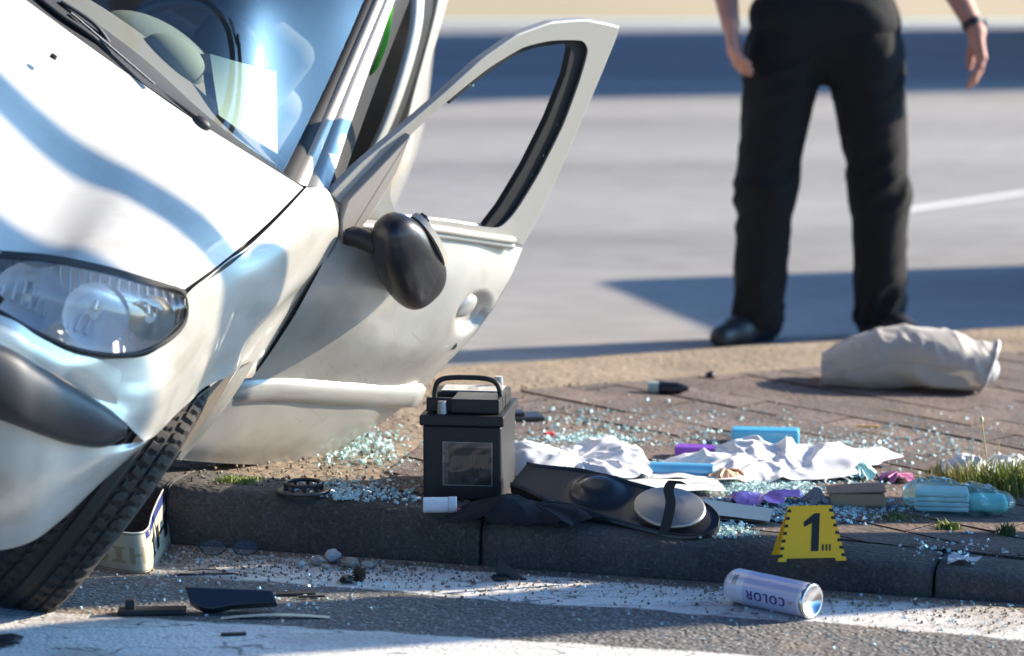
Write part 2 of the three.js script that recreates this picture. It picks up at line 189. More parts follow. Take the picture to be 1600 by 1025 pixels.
{ const scr = [], gs = () => (rnd() + rnd() + rnd() - 1.5) * 0.8; for (let i = 0; i < 70; i++) { const x = 0.25 + 0.5 * rnd() + 0.2 * gs(), y = 0.55 + 0.25 * gs(), a = 0.5 + 0.5 * gs(), l = rr(0.01, 0.1); scr.push([x, y, x + Math.cos(a) * l, y + Math.sin(a) * l, rr(0.0005, 0.0012), rnd()]); }
  const sdist = (x, y, q) => { const dx = q[2] - q[0], dy = q[3] - q[1], t = clamp(((x - q[0]) * dx + (y - q[1]) * dy) / (dx * dx + dy * dy), 0, 1); return Math.hypot(x - q[0] - t * dx, y - q[1] - t * dy); };
  const cells = {}; scr.forEach((q) => { for (let k = 0; k <= 30; k++) { const cx = Math.floor(lerp(q[0], q[2], k / 30) * 24), cy = Math.floor(lerp(q[1], q[3], k / 30) * 24); for (let a = -1; a < 2; a++) for (let b = -1; b < 2; b++) (cells[(cx + a) + '_' + (cy + b)] ??= new Set()).add(q); } });
  const base = (u, v, amt) => { const d = fbm(u * 6, v * 6, 4, 33, 6), g = vn(u * 160, v * 160, 35, 160), k = fbm(u * 22, v * 22, 3, 36, 22); let s = 1 - 0.16 * sst(0.48, 0.8, d) * (0.4 + k) - (g > 0.92 ? 0.2 * amt : 0), w = 0.03 * sst(0.45, 0.75, d); for (const q of cells[Math.floor(u * 24) + '_' + Math.floor(v * 24)] ?? []) { const e = sdist(u, v, q); if (e < q[4] * 2) s *= 1 - amt * 0.65 * (1 - e / (q[4] * 2)) * (q[5] > 0.3 ? 1 : -0.4); } return [s, s * (0.985 - w * 0.5), s * (0.955 - w)]; };
  M_.paint.map = tex(512, 512, (u, v) => base(u, v, 0.15)); M_.scuffed = M_.paint.clone(); M_.scuffed.map = tex(768, 768, (u, v) => base(u, v, 0.38)); }
const part = (name, g, m, p = car) => mesh(name, g, m, p);
function mirrorX(g) { const q = g.clone(); q.scale(-1, 1, 1); if (q.index) { const a = q.index.array; for (let i = 0; i < a.length; i += 3) { const t = a[i]; a[i] = a[i + 1]; a[i + 1] = t; } } q.computeVertexNormals(); return q; }
// bonnet
const bonHalf = patch(rowsQ([
  [[474, 293, -0.42], [400, 247, -0.36], [300, 184, -0.29], [150, 80, -0.2], L(0, 0.985, -0.12)],
  [[415, 352, -0.2], [335, 312, -0.1], [230, 262, -0.02], [95, 190, 0.06], L(0, 0.93, 0.12)],
  [[345, 411, 0.04], [275, 380, 0.14], [180, 342, 0.23], [50, 302, 0.3], L(0, 0.85, 0.42)],
  [[284, 455, 0.24], [215, 435, 0.34], [120, 411, 0.44], [0, 396, 0.53], L(0, 0.73, 0.66)]]), 40, 40);
part('bonnet', merge([bonHalf, mirrorX(bonHalf)]), M_.paint);
// left wing
const wingG = patch(rowsQ([
  [[479, 293, -0.43], [443, 332, -0.3], [394, 380, -0.1], [344, 417, 0.06], [293, 461, 0.24], [292, 500, 0.25], [240, 552, 0.33], [158, 563, 0.45]],
  [[514, 300, -0.5], [482, 352, -0.35], [428, 410, -0.15], [372, 450, 0.0], [322, 492, 0.14], [300, 540, 0.2], [242, 590, 0.33], [136, 592, 0.468]],
  [[527, 370, -0.53], [482, 425, -0.38], [427, 470, -0.2], [374, 500, -0.05], [328, 532, 0.09], [296, 575, 0.17], [240, 620, 0.335], [140, 622, 0.46]],
  [[470, 458, -0.5], [434, 490, -0.36], [392, 525, -0.19], [352, 552, -0.03], [315, 580, 0.1], [285, 610, 0.17], [238, 650, 0.325], [190, 656, 0.415]],
  [[402, 560, -0.4], [377, 569, -0.2], [346, 590, -0.06], [309, 619, 0.08], [285, 640, 0.14], [262, 662, 0.2], [245, 678, 0.27], [226, 690, 0.34]]]), 56, 40);
{ // dents and creases from the crash
  const p = wingG.attributes.position; for (let i = 0; i < p.count; i++) { const x = p.getX(i), y = p.getY(i), z = p.getZ(i); const d = 0.012 * (fbm(y * 9 + 2, z * 7, 3, 44) - 0.5) * sst(0.85, 0.7, y) + 0.006 * Math.sin(z * 26 + y * 18) * sst(0.8, 0.66, y) * sst(0.25, 0.05, z); p.setX(i, x + d); } wingG.computeVertexNormals(); }
const wing = part('front_wing', wingG, M_.scuffed);
part('front_wing', mirrorX(wingG), M_.paint);
part('wing_rear_strip', patch(rowsQ([[[402, 560, -0.42], [376, 571, -0.36]], [[350, 640, -0.42], [334, 633, -0.38]], [[283, 720, -0.44], [279, 712, -0.42]]]), 4, 16), M_.paint);
part('wheel_arch_liner', patch(rowsQ([[[376, 568, -0.2], [309, 619, 0.08]], [[362, 590, -0.3], [300, 650, -0.1]], [[336, 633, -0.36], [292, 668, -0.2]], [[284, 705, -0.4], [262, 705, -0.25]]]), 8, 20), mat([0.14, 0.11, 0.08], 0.95));
part('wing_flange', patch(rowsQ([[[514, 300, -0.505], [528, 372, -0.535], [470, 460, -0.505], [402, 562, -0.41]], [[545, 330, -0.66], [520, 410, -0.68], [465, 500, -0.66], [398, 590, -0.6]]]), 20, 4), M_.paint);
part('side_repeater', new THREE.SphereGeometry(0.016, 20, 14).scale(0.6, 1, 1.15).translate(...Q(405, 551, -0.36).toArray()), mat([0.85, 0.85, 0.83], 0.15, { clearcoat: 1 }));
// gap between bonnet and wing
{ const c = [[476, 297, -0.425], [444, 333, -0.3], [394, 381, -0.1], [344, 417, 0.06], [291, 461, 0.235]].map(([a, b, z]) => Q(a, b, z).add(V(0, -0.006, -0.01))); part('bonnet_gap_seal', tube(c, 0.0085, 40, 6), M_.seal); }
// headlight: housing, reflectors, bulbs, clear lens
const hlTop = [[-90, 398, 0.58], [0, 400, 0.535], [80, 407, 0.485], [160, 423, 0.42], [230, 443, 0.34], [287, 461, 0.25]], hlBot = [[-90, 440, 0.6], [0, 488, 0.57], [60, 522, 0.53], [130, 549, 0.475], [225, 550, 0.37], [289, 500, 0.255]];
const hlMid = hlTop.map((a, i) => [(a[0] + hlBot[i][0]) / 2, (a[1] + hlBot[i][1]) / 2, (a[2] + hlBot[i][2]) / 2 + 0.028]);
const light = part('headlight', patch(rowsQ([hlTop.map((a) => [a[0], a[1], a[2] - 0.1]), hlMid.map((a) => [a[0], a[1], a[2] - 0.19]), hlBot.map((a) => [a[0], a[1], a[2] - 0.1])]), 24, 12), mat([0.88, 0.89, 0.91], 0.45, { metalness: 0.05 }));
{ const bowl = (px, py, zl, r, dpt) => { const pts = []; for (let i = 0; i <= 14; i++) { const t = i / 14; pts.push(new THREE.Vector2(0.012 + (r - 0.012) * Math.sqrt(t), -dpt + dpt * t)); } const g = new THREE.LatheGeometry(pts, 32); g.rotateX(Math.PI / 2); g.rotateY(0.25); g.translate(...Q(px, py, zl).toArray()); return g; };
  const ref = mat([0.92, 0.93, 0.95], 0.22, { metalness: 0.25 });
  part('reflector', bowl(45, 465, 0.5, 0.062, 0.07), ref, light); part('reflector', bowl(150, 492, 0.43, 0.058, 0.06), ref, light); part('reflector', bowl(236, 497, 0.335, 0.042, 0.05), mat([0.78, 0.76, 0.72], 0.2, { metalness: 0.9 }), light);
  for (const [a, b, z] of [[45, 465, 0.45], [150, 492, 0.385], [236, 497, 0.3]]) part('bulb', new THREE.CapsuleGeometry(0.009, 0.028, 4, 12).rotateX(Math.PI / 2).translate(...Q(a, b, z).toArray()), mat([0.9, 0.85, 0.75], 0.1, { clearcoat: 1 }), light);
  for (let i = 0; i < 22; i++) { const u = 0.12 + 0.84 * i / 21, tp = cr(rowsQ([hlTop])[0], u), bt = cr(rowsQ([hlBot])[0], u), a = tp.clone().lerp(bt, 0.12), b = tp.clone().lerp(bt, 0.88); a.z -= 0.075; b.z -= 0.075; const md = a.clone().lerp(b, 0.5); md.z -= 0.035; part('reflector_rib', tube([a, md, b], 0.0035, 10, 5), ref, light); }
  const lensG = patch(rowsQ([hlTop, hlTop.map((a, i) => [lerp(a[0], hlMid[i][0], 0.5), lerp(a[1], hlMid[i][1], 0.5), lerp(a[2], hlMid[i][2], 0.7)]), hlMid, hlMid.map((a, i) => [lerp(a[0], hlBot[i][0], 0.5), lerp(a[1], hlBot[i][1], 0.5), lerp(a[2], hlBot[i][2], 0.3)]), hlBot]), 32, 20);
  part('lens', lensG, M_.lens, light);
  const rim = [...hlTop, ...hlBot.slice().reverse()].map(([a, b, z]) => Q(a, b, z - 0.004)); part('seal', new THREE.TubeGeometry(new THREE.CatmullRomCurve3([...rim, rim[0]]), 90, 0.005, 6), M_.seal, light);
  part('eyelid_gap', tube(hlTop.slice(1).map(([a, b, z]) => Q(a, b - 3, z - 0.012)), 0.007, 40, 6), M_.seal, light); }
// bumper
{ const top = [[-160, 452, 0.64], [0, 492, 0.585], [60, 526, 0.545], [110, 551, 0.5], [158, 563, 0.45], [190, 580, 0.4]], seam = [[-160, 490, 0.68], [0, 538, 0.61], [60, 572, 0.56], [90, 588, 0.53], [114, 602, 0.49], [180, 650, 0.41]];
  const up = patch(rowsQ([top, top.map((a, i) => [(a[0] + seam[i][0]) / 2, (a[1] + seam[i][1]) / 2, (a[2] + seam[i][2]) / 2 + 0.008]), seam]), 30, 8);
  const strT = [[-160, 490, 0.67], [0, 536, 0.6], [60, 571, 0.55], [112, 602, 0.5], [165, 634, 0.455], [196, 660, 0.41]], strB = [[-160, 600, 0.67], [0, 656, 0.6], [60, 678, 0.55], [110, 694, 0.5], [160, 700, 0.455], [194, 684, 0.41]];
  const strip = patch(rowsQ([strT, strT.map((a, i) => [lerp(a[0], strB[i][0], 0.12) + 3, lerp(a[1], strB[i][1], 0.12), a[2] + 0.035]), strT.map((a, i) => [lerp(a[0], strB[i][0], 0.5) + 4, lerp(a[1], strB[i][1], 0.5), a[2] + 0.045]), strT.map((a, i) => [lerp(a[0], strB[i][0], 0.9) + 3, lerp(a[1], strB[i][1], 0.9), a[2] + 0.035]), strB]), 40, 16);
  const lowT = [[-160, 600, 0.66], [0, 654, 0.595], [60, 677, 0.55], [110, 692, 0.5], [170, 697, 0.45], [228, 689, 0.34]], lowB = [[-160, 850, 0.5], [-40, 860, 0.5], [40, 848, 0.47], [95, 812, 0.43], [160, 752, 0.38], [228, 692, 0.335]];
  const low = patch(rowsQ([lowT, lowT.map((a, i) => [lerp(a[0], lowB[i][0], 0.4), lerp(a[1], lowB[i][1], 0.4), lerp(a[2], lowB[i][2], 0.4) + 0.03]), lowT.map((a, i) => [lerp(a[0], lowB[i][0], 0.75), lerp(a[1], lowB[i][1], 0.75), lerp(a[2], lowB[i][2], 0.75) + 0.03]), lowB, lowB.map((a) => [a[0] + 2, a[1] - 3, a[2] - 0.06])]), 40, 20);
  const b = part('bumper', merge([up, low, mirrorX(up), mirrorX(low)]), M_.paint);
  part('rubbing_strip', strip, mat([0.02, 0.021, 0.025], 0.5), b); part('rubbing_strip', mirrorX(strip), mat([0.02, 0.021, 0.025], 0.5), b);
  part('grille', patch([[L(-0.55, 0.66, 0.6), L(0, 0.68, 0.68), L(0.5, 0.63, 0.6)], [L(-0.55, 0.25, 0.55), L(0, 0.25, 0.62), L(0.45, 0.25, 0.52)]], 10, 6), M_.black, b); }
// cowl, wipers, nozzle
part('cowl_grille', patch(rowsQ([[[474, 294, -0.44], [330, 203, -0.31], [200, 114, -0.23], [70, 28, -0.18], L(0, 0.975, -0.13)], [[462, 284, -0.47], [330, 186, -0.38], [225, 92, -0.32], [110, 8, -0.27], L(0, 1.0, -0.23)]]), 30, 4), M_.black);
for (let i = 0; i < 9; i++) part('cowl_slot', box(0.03, 0.004, 0.012, 0, 0, 0, 0.001).rotateZ(-0.1).translate(...Q(120 + i * 14, 28 + i * 12, -0.24).toArray()), M_.grey);
{ const w = part('wiper', tube([[30, -28, -0.2], [90, 20, -0.21], [150, 62, -0.235], [178, 92, -0.25], [215, 118, -0.27], [318, 192, -0.3]].map(([a, b, z]) => Q(a, b, z)), 0.0065, 40, 6), M_.black); part('wiper_blade', tube([[95, 2, -0.25], [150, 40, -0.265], [185, 85, -0.28], [270, 150, -0.31]].map(([a, b, z]) => Q(a, b, z)), 0.0045, 30, 5), M_.trim, w); part('wiper_cap', new THREE.SphereGeometry(0.016, 16, 10).scale(1.4, 0.8, 1).translate(...Q(314, 192, -0.3).toArray()), M_.black, w); }
part('washer_nozzle', new THREE.CylinderGeometry(0.006, 0.007, 0.008, 20).translate(...Q(82, 91, 0.0).add(V(0, 0.004, 0)).toArray()), M_.trim);
// windscreen and pillar
const AT = L(0.57, 1.33, -1.02);
part('windscreen', patch([[Q(441, 273, -0.46), Q(318, 183, -0.37), Q(160, 50, -0.29), L(0, 1.0, -0.22)], [Q(515, 122, -0.74), L(0.42, 1.19, -0.62), L(0.2, 1.22, -0.58), L(0, 1.23, -0.56)], [Q(582, -30, -1.0), L(0.38, 1.37, -0.95), L(0.18, 1.395, -0.93), L(0, 1.4, -0.92)]], 24, 20), M_.glass);
{ const ribbon = (l, r, dz = 0.0) => { const k = l.length - 1; return gridGeo(6, 24, (u, v) => { const a = cr(l.map(q3), v), b = cr(r.map(q3), v), p = a.clone().lerp(b, u); p.z += dz * Math.sin(u * Math.PI); return p; }); };
  part('windscreen_seal', ribbon([[440, 272, -0.46], [505, 138, -0.72], [566, 0, -0.97], [582, -40, -1.05]], [[462, 284, -0.47], [524, 140, -0.73], [584, 0, -0.98], [600, -40, -1.06]], 0.006), M_.seal);
  const pl = part('door_pillar', ribbon([[462, 284, -0.47], [524, 140, -0.73], [584, 0, -0.98], [600, -40, -1.06]], [[480, 291, -0.49], [541, 140, -0.74], [600, 0, -0.99], [616, -40, -1.07]], 0.01), M_.beige);
  part('pillar_face', ribbon([[480, 291, -0.492], [541, 140, -0.742], [600, 0, -0.992], [616, -40, -1.07]], [[513, 297, -0.52], [566, 140, -0.78], [617, 0, -1.02], [632, -40, -1.1]], 0.012), M_.paint, pl);
  part('door_aperture_seal', ribbon([[513, 297, -0.53], [566, 140, -0.79], [617, 0, -1.03], [632, -40, -1.1]], [[530, 296, -0.6], [582, 150, -0.9], [640, 0, -1.15], [655, -40, -1.2]], 0.015), M_.seal, pl);
  const rd = part('rear_door', ribbon([[560, 300, -1.5], [625, 180, -1.55], [668, 40, -1.6], [672, -60, -1.62]], [[604, 305, -1.52], [639, 250, -1.54], [656, 156, -1.57], [700, 0, -1.62], [712, -60, -1.64]], 0.05), M_.beige);
  part('frame_strip', ribbon([[535, 296, -1.3], [590, 205, -1.35], [636, 60, -1.4], [645, -40, -1.42]], [[552, 298, -1.32], [612, 195, -1.37], [656, 60, -1.42], [664, -40, -1.44]], 0.01), M_.paint, rd);
  part('window_seal', ribbon([[552, 298, -1.34], [612, 195, -1.39], [656, 60, -1.44], [664, -40, -1.46]], [[570, 300, -1.45], [628, 180, -1.5], [671, 40, -1.55], [680, -40, -1.57]], 0.01), M_.seal, rd); }
// cabin: dashboard, seats, sun visor card, airbag, vest
part('dashboard', patch([[Q(448, 268, -0.5), Q(318, 182, -0.42), Q(160, 45, -0.34), L(0, 0.97, -0.28)], [L(0.66, 0.9, -0.75), L(0.42, 0.95, -0.72), L(0.2, 0.97, -0.7), L(0, 0.97, -0.66)], [L(0.64, 0.7, -0.85), L(0.42, 0.72, -0.82), L(0.2, 0.73, -0.8), L(0, 0.73, -0.78)]], 20, 12), mat([0.13, 0.115, 0.095], 0.95));
part('airbag', new THREE.SphereGeometry(1, 32, 20).scale(0.15, 0.075, 0.12).translate(...Q(245, 90, -0.82).toArray()), mat([0.12, 0.14, 0.12], 0.95));
part('airbag', new THREE.SphereGeometry(1, 24, 16).scale(0.075, 0.05, 0.06).translate(...Q(270, 95, -0.6).toArray()), mat([0.14, 0.16, 0.12], 0.95));
part('card_sheet', gridGeo(8, 10, (u, v) => { const a = Q(lerp(328, 432, u), lerp(84, 112, u), -0.62), b = Q(lerp(342, 434, u), lerp(180, 240, u), -0.5); const p = a.lerp(b, v); p.z += 0.015 * Math.sin(u * 3); return p; }), mat([0.62, 0.72, 0.5], 0.8));
part('card_edge', gridGeo(2, 10, (u, v) => Q(lerp(313, 328, u), 84, -0.63).lerp(Q(lerp(326, 342, u), 178, -0.5), v)), mat([0.05, 0.045, 0.05], 0.8));
{ const st = part('front_seat', box(0.44, 0.5, 0.12, 0.34, 0.75, -1.25, 0.05), M_.dark); part('headrest', box(0.26, 0.19, 0.1, 0, 0, 0, 0.045).rotateZ(-0.1).translate(...Q(395, 78, -1.15).toArray()), mat([0.035, 0.04, 0.032], 0.9), st); part('seat_base', box(0.46, 0.14, 0.5, 0.34, 0.42, -1.0, 0.05), M_.dark, st); part('front_seat', box(0.44, 0.5, 0.12, -0.34, 0.75, -1.25, 0.05), M_.dark); }
part('steering_wheel', new THREE.TorusGeometry(0.18, 0.014, 10, 48).rotateX(-0.5).translate(0.34, 0.93, -0.86), M_.black);
part('green_vest', patch(rowsQ([[[600, 8, -1.0], [615, 12, -1.0]], [[588, 70, -0.93], [606, 66, -0.93]], [[577, 120, -0.85], [590, 108, -0.85]]]), 4, 10), mat([0.16, 0.75, 0.05], 0.7));
// roof, far side, floor and tail of the body, mostly out of sight
{ const roof = patch([[L(0.57, 1.34, -1.03), L(0.2, 1.4, -0.93), L(-0.2, 1.4, -0.93), L(-0.57, 1.34, -1.03)], [L(0.56, 1.4, -1.8), L(0.2, 1.45, -1.8), L(-0.2, 1.45, -1.8), L(-0.56, 1.4, -1.8)], [L(0.52, 1.33, -2.7), L(0.2, 1.37, -2.75), L(-0.2, 1.37, -2.75), L(-0.52, 1.33, -2.7)]], 16, 20);
  part('roof', roof, M_.paint);
  part('rear_wing', patch([[L(0.58, 1.36, -1.9), L(0.55, 1.33, -2.7), L(0.5, 1.0, -3.1)], [L(0.74, 0.95, -1.75), L(0.74, 0.95, -2.6), L(0.68, 0.9, -3.12)], [L(0.8, 0.6, -1.7), L(0.8, 0.62, -2.5), L(0.72, 0.6, -3.15)], [L(0.77, 0.28, -1.65), L(0.78, 0.55, -2.44), L(0.68, 0.3, -3.1)]], 16, 16), M_.paint);
  part('tailgate', patch([[L(0.52, 1.33, -2.7), L(-0.52, 1.33, -2.7)], [L(0.66, 0.9, -3.1), L(-0.66, 0.9, -3.1)], [L(0.68, 0.3, -3.08), L(-0.68, 0.3, -3.08)]], 8, 12), M_.paint);
  part('body_side', patch([[L(-0.57, 1.34, -1.03), L(-0.56, 1.38, -1.9), L(-0.52, 1.33, -2.7), L(-0.5, 1, -3.1)], [L(-0.72, 0.93, -0.46), L(-0.76, 0.94, -1.7), L(-0.74, 0.95, -2.6), L(-0.66, 0.9, -3.12)], [L(-0.79, 0.3, -0.45), L(-0.78, 0.28, -1.6), L(-0.78, 0.5, -2.44), L(-0.68, 0.3, -3.1)]], 24, 16), M_.paint);
  part('floor_pan', box(1.4, 0.06, 2.6, 0, 0.24, -1.75, 0.01), M_.paint); part('engine_block', box(0.55, 0.36, 0.4, -0.1, 0.48, 0.05, 0.05), mat([0.3, 0.3, 0.31], 0.5, { metalness: 0.6 })); part('bulkhead', box(1.36, 0.55, 0.03, 0, 0.6, -0.55, 0.01), M_.paint); part('sill', box(0.07, 0.12, 1.15, 0.74, 0.3, -1.1, 0.02), M_.paint); part('rear_seat', box(1.2, 0.6, 0.15, 0, 0.7, -2.2, 0.05), M_.dark); }
// wheels
function wheelGeo() { const R = 0.292, W = 0.088, NU = 300, prof = []; for (let i = 0; i <= 40; i++) { const s = i / 40 * 2 - 1; const a = Math.abs(s); prof.push([s * W * (a > 0.75 ? 1 - 0.06 * ((a - 0.75) / 0.25) ** 2 : 1), R - (a < 0.72 ? 0.004 * a : 0.004 + 0.09 * ((a - 0.72) / 0.28) ** 2.2)]); }
  return gridGeo(NU, 40, (u, v) => { const [w, r0] = prof[Math.round(v * 40)], th = u * Math.PI * 2; let r = r0; const a = Math.abs(w) / W, s = w / W; const circ = [-0.5, -0.17, 0.17, 0.5].some((c) => Math.abs(s - c) < 0.035); const ph = (u * 62 + (a > 0.5 ? 0.3 : 0) + 0.9 * a * (s > 0 ? 1 : -1)) % 1, sip = a > 0.2 && a < 0.93 && Math.abs(ph - 0.5) < 0.15; if (circ || sip) r -= a < 0.85 ? 0.007 : 0.004; return V(w, r * Math.cos(th), r * Math.sin(th)); }); }
const WG = toCreasedNormals(wheelGeo(), 0.6);
function wheel(pos, rz, ry) { const g = new THREE.Group(); g.name = 'wheel'; car.add(g); g.position.copy(pos); g.rotation.set(0, ry, rz, 'YZX');
  mesh('tyre', WG, mat([0.04, 0.034, 0.028], 0.88), g); const rp = [[0.19, -0.07], [0.195, -0.06], [0.182, -0.05], [0.182, 0.05], [0.195, 0.07], [0.2, 0.075]].map(([r, y]) => new THREE.Vector2(r, y)); const rim = mesh('rim', new THREE.LatheGeometry(rp, 48).rotateZ(-Math.PI / 2), mat([0.3, 0.3, 0.31], 0.5, { metalness: 0.7 }), g); const disc = new THREE.LatheGeometry([[0.0, 0.045], [0.06, 0.04], [0.1, 0.055], [0.186, 0.03]].map(([r, y]) => new THREE.Vector2(r, y)), 48).rotateZ(-Math.PI / 2); mesh('wheel_disc', disc, mat([0.35, 0.35, 0.36], 0.5, { metalness: 0.6 }), g); return g; }
wheel(Q(150, 760, -0.02).add(V(-0.01, 0, 0)), -0.09, 0.16); wheel(L(-0.72, 0.29, 0), 0, 0.1); wheel(L(0.7, 0.29, -2.44), 0, 0); wheel(L(-0.7, 0.29, -2.44), 0, 0);
// front door, swung open; built in its own plane
{ const A = Q(275, 718, -0.46), B = Q(815, 385, -0.95), Cc = Q(525, 330, -0.54);
  const nrm = B.clone().sub(A).cross(Cc.clone().sub(A)).normalize(); if (nrm.dot(eyeL.clone().sub(A)) < 0) nrm.negate();
  const U = B.clone().sub(Cc).addScaledVector(nrm, -B.clone().sub(Cc).dot(nrm)).normalize(), W = nrm.clone().cross(U);
  const D = (px, py, off = 0) => { const d = rayDir(px, py).transformDirection(carInv), p0 = A.clone().addScaledVector(nrm, off); return eyeL.clone().addScaledVector(d, p0.sub(eyeL).dot(nrm) / d.dot(nrm)); };
  const D2 = (px, py) => { const p = D(px, py).sub(A); return new THREE.Vector2(p.dot(U), p.dot(W)); };
  const toCar = (g, off) => { g.applyMatrix4(new THREE.Matrix4().makeBasis(U, W, nrm).setPosition(A.clone().addScaledVector(nrm, off))); return g; };
  const flat = (pts, holes, depth, bev, off) => { const s = new THREE.Shape(new THREE.CatmullRomCurve3(pts.map(([a, b]) => { const q = D2(a, b); return V(q.x, q.y, 0); }), true, 'catmullrom', 0.15).getPoints(120).map((p) => new THREE.Vector2(p.x, p.y))); for (const h of holes) s.holes.push(new THREE.Path(new THREE.CatmullRomCurve3(h.map(([a, b]) => { const q = D2(a, b); return V(q.x, q.y, 0); }), true, 'catmullrom', 0.3).getPoints(100).map((p) => new THREE.Vector2(p.x, p.y)))); return toCar(new THREE.ExtrudeGeometry(s, { depth, bevelEnabled: true, bevelThickness: bev, bevelSize: bev, bevelOffset: -bev, bevelSegments: 3 }), off); };
  const rows = [[[535, 345], [600, 352], [680, 362], [750, 374], [816, 387]], [[500, 420], [580, 430], [660, 440], [730, 452], [788, 452]], [[450, 510], [540, 520], [620, 530], [690, 533], [742, 521]], [[395, 588], [480, 590], [560, 596], [620, 600], [664, 603]], [[345, 632], [430, 634], [520, 642], [585, 645], [632, 636]], [[300, 690], [380, 695], [450, 694], [520, 684], [570, 676]], [[276, 718], [340, 723], [410, 726], [470, 724], [515, 712]]];
  const bul = [0.0, 0.03, 0.032, 0.014, 0.012, 0.004, -0.012];
  const skin = patch(rows.map((r, j) => r.map(([a, b], i) => D(a, b, bul[j] - (i === 4 ? 0.018 : 0)))), 60, 70);
  { const p = skin.attributes.position; for (let i = 0; i < p.count; i++) { const q = V(p.getX(i), p.getY(i), p.getZ(i)), r = q.clone().sub(A), u = r.dot(U), w = r.dot(W); let d = 0.005 * (fbm(u * 7, w * 7, 3, 66) - 0.5); const h = D2(728, 482), e = Math.hypot((u - h.x) / 0.055, (w - h.y) / 0.05); d -= 0.02 * (1 - sst(0.6, 1.1, e)); p.setXYZ(i, q.x + nrm.x * d, q.y + nrm.y * d, q.z + nrm.z * d); } skin.computeVertexNormals(); }
  const door = part('front_door', skin, M_.scuffed); globalThis.__doorLow = D(470, 724, 0).applyMatrix4(car.matrixWorld);
  part('inner_trim', patch(rows.map((r) => r.map(([a, b], i) => D(a, b, -0.07 + (i === 4 ? 0.02 : 0)))), 12, 12), M_.grey, door);
  const edge = [...rows.map((r) => r[4])], eb = edge.map(([a, b], j) => D(a, b, bul[j] - 0.018)), ei = edge.map(([a, b]) => D(a, b, -0.07)); part('door_edge', gridGeo(3, 40, (u, v) => cr(eb, v).lerp(cr(ei, v), u)), M_.paint, door);
  const bb = rows[6].map(([a, b]) => D(a, b, -0.012)), bi = rows[6].map(([a, b]) => D(a, b, -0.07)); part('door_bottom_edge', gridGeo(30, 3, (u, v) => cr(bb, u).lerp(cr(bi, u), v)), M_.paint, door);
  // moulding: a half round strip
  const m0 = [[362, 612], [430, 608], [520, 613], [600, 618], [660, 618]].map(([a, b]) => D(a, b, 0.008)); part('moulding', gridGeo(60, 14, (u, v) => { const c = cr(m0, u), th = (v - 0.5) * Math.PI * 1.05, taper = Math.min(1, u * 8 + 0.3, (1 - u) * 10 + 0.35); return c.addScaledVector(nrm, 0.015 * Math.cos(th) * taper).addScaledVector(W, (W.y > 0 ? -1 : 1) * 0.029 * Math.sin(th) * Math.min(1, taper + 0.3)); }), M_.paint, door);
  // window frame
  const outer = [[516, 303], [560, 256], [620, 206], [690, 146], [750, 92], [805, 54], [860, 34], [915, 30], [966, 41], [960, 64], [938, 118], [903, 200], [868, 280], [838, 345], [816, 383], [800, 379]], hole = [[640, 214], [700, 160], [760, 112], [815, 76], [860, 62], [906, 58], [920, 72], [910, 118], [886, 190], [850, 262], [812, 322], [778, 360]];
  const fr = outer.concat([[772, 366], [700, 356], [620, 347], [556, 340]]), inn = [[640, 207], [700, 152], [760, 104], [815, 71], [860, 60], [908, 60], [919, 78], [906, 126], [880, 196], [842, 272], [806, 330], [776, 357], [700, 348], [622, 338], [606, 306], [614, 250]];
  part('window_frame', flat(fr, [inn], 0.012, 0.004, -0.012), M_.paint, door);
  part('rear_seal', flat([[908, 60], [922, 80], [909, 130], [884, 200], [846, 275], [808, 334], [778, 361], [758, 357], [784, 322], [820, 262], [856, 190], [884, 120], [893, 78], [880, 66]], [], 0.012, 0.003, -0.02), M_.seal, door);
  part('window_rubber', tube(inn.slice(1, 12).map(([a, b]) => D(a - 3, b + 3, -0.018)), 0.012, 80, 8), M_.seal, door);
  part('belt_moulding', tube([[618, 350], [680, 358], [745, 368], [802, 376]].map(([a, b]) => D(a, b, 0.006)), 0.009, 30, 8), M_.beige, door);
  part('belt_moulding', tube([[560, 352], [640, 362], [720, 372], [800, 384]].map(([a, b]) => D(a, b, 0.004)), 0.008, 30, 8), M_.paint, door);
  part('mirror_sail', flat([[526, 378], [524, 340], [534, 308], [572, 268], [632, 206], [612, 262], [585, 308], [556, 352]], [], 0.012, 0.004, 0.006), mat([0.34, 0.3, 0.26], 0.6), door);
  // handle, lock
  part('handle', toCar(new THREE.SphereGeometry(1, 28, 18).scale(0.034, 0.024, 0.013).rotateZ(0.75), 0).translate(...D(726, 478, 0.02).sub(A).toArray()), mat([0.5, 0.48, 0.44], 0.35, { metalness: 0.4, clearcoat: 0.6 }), door);
  part('lock', new THREE.CylinderGeometry(0.012, 0.012, 0.008, 20).rotateX(Math.PI / 2).translate(...D(706, 538, 0.012).toArray()), M_.grey, door);
  // wing mirror with its cover torn off
  const mc = D(640, 408, 0.1), ax = D(668, 480, 0.09).sub(D(600, 335, 0.11)).normalize(), sx = nrm.clone().cross(ax).normalize(), sy = ax.clone().cross(sx).negate();
  const ell = (a, b, c, pw) => { const g = new THREE.SphereGeometry(1, 48, 32), p = g.attributes.position; for (let i = 0; i < p.count; i++) { const x = p.getX(i), y = p.getY(i), z = p.getZ(i), k = Math.pow(Math.abs(x) ** pw + Math.abs(y) ** pw + Math.abs(z) ** pw, -1 / pw); p.setXYZ(i, x * k * a * (1 + 0.15 * y * k), y * k * b, z * k * c * (z > 0 ? 1 : 0.65)); } g.computeVertexNormals(); return g.applyMatrix4(new THREE.Matrix4().makeBasis(sx, ax, sx.clone().cross(ax)).setPosition(mc)); };
  const mir = part('wing_mirror', ell(0.066, 0.125, 0.075, 2.5), mat([0.016, 0.016, 0.019], 0.42, { clearcoat: 0.3 }), door);
  const sideS = D(700, 400).sub(D(600, 400)).dot(sx) > 0 ? 1 : -1;
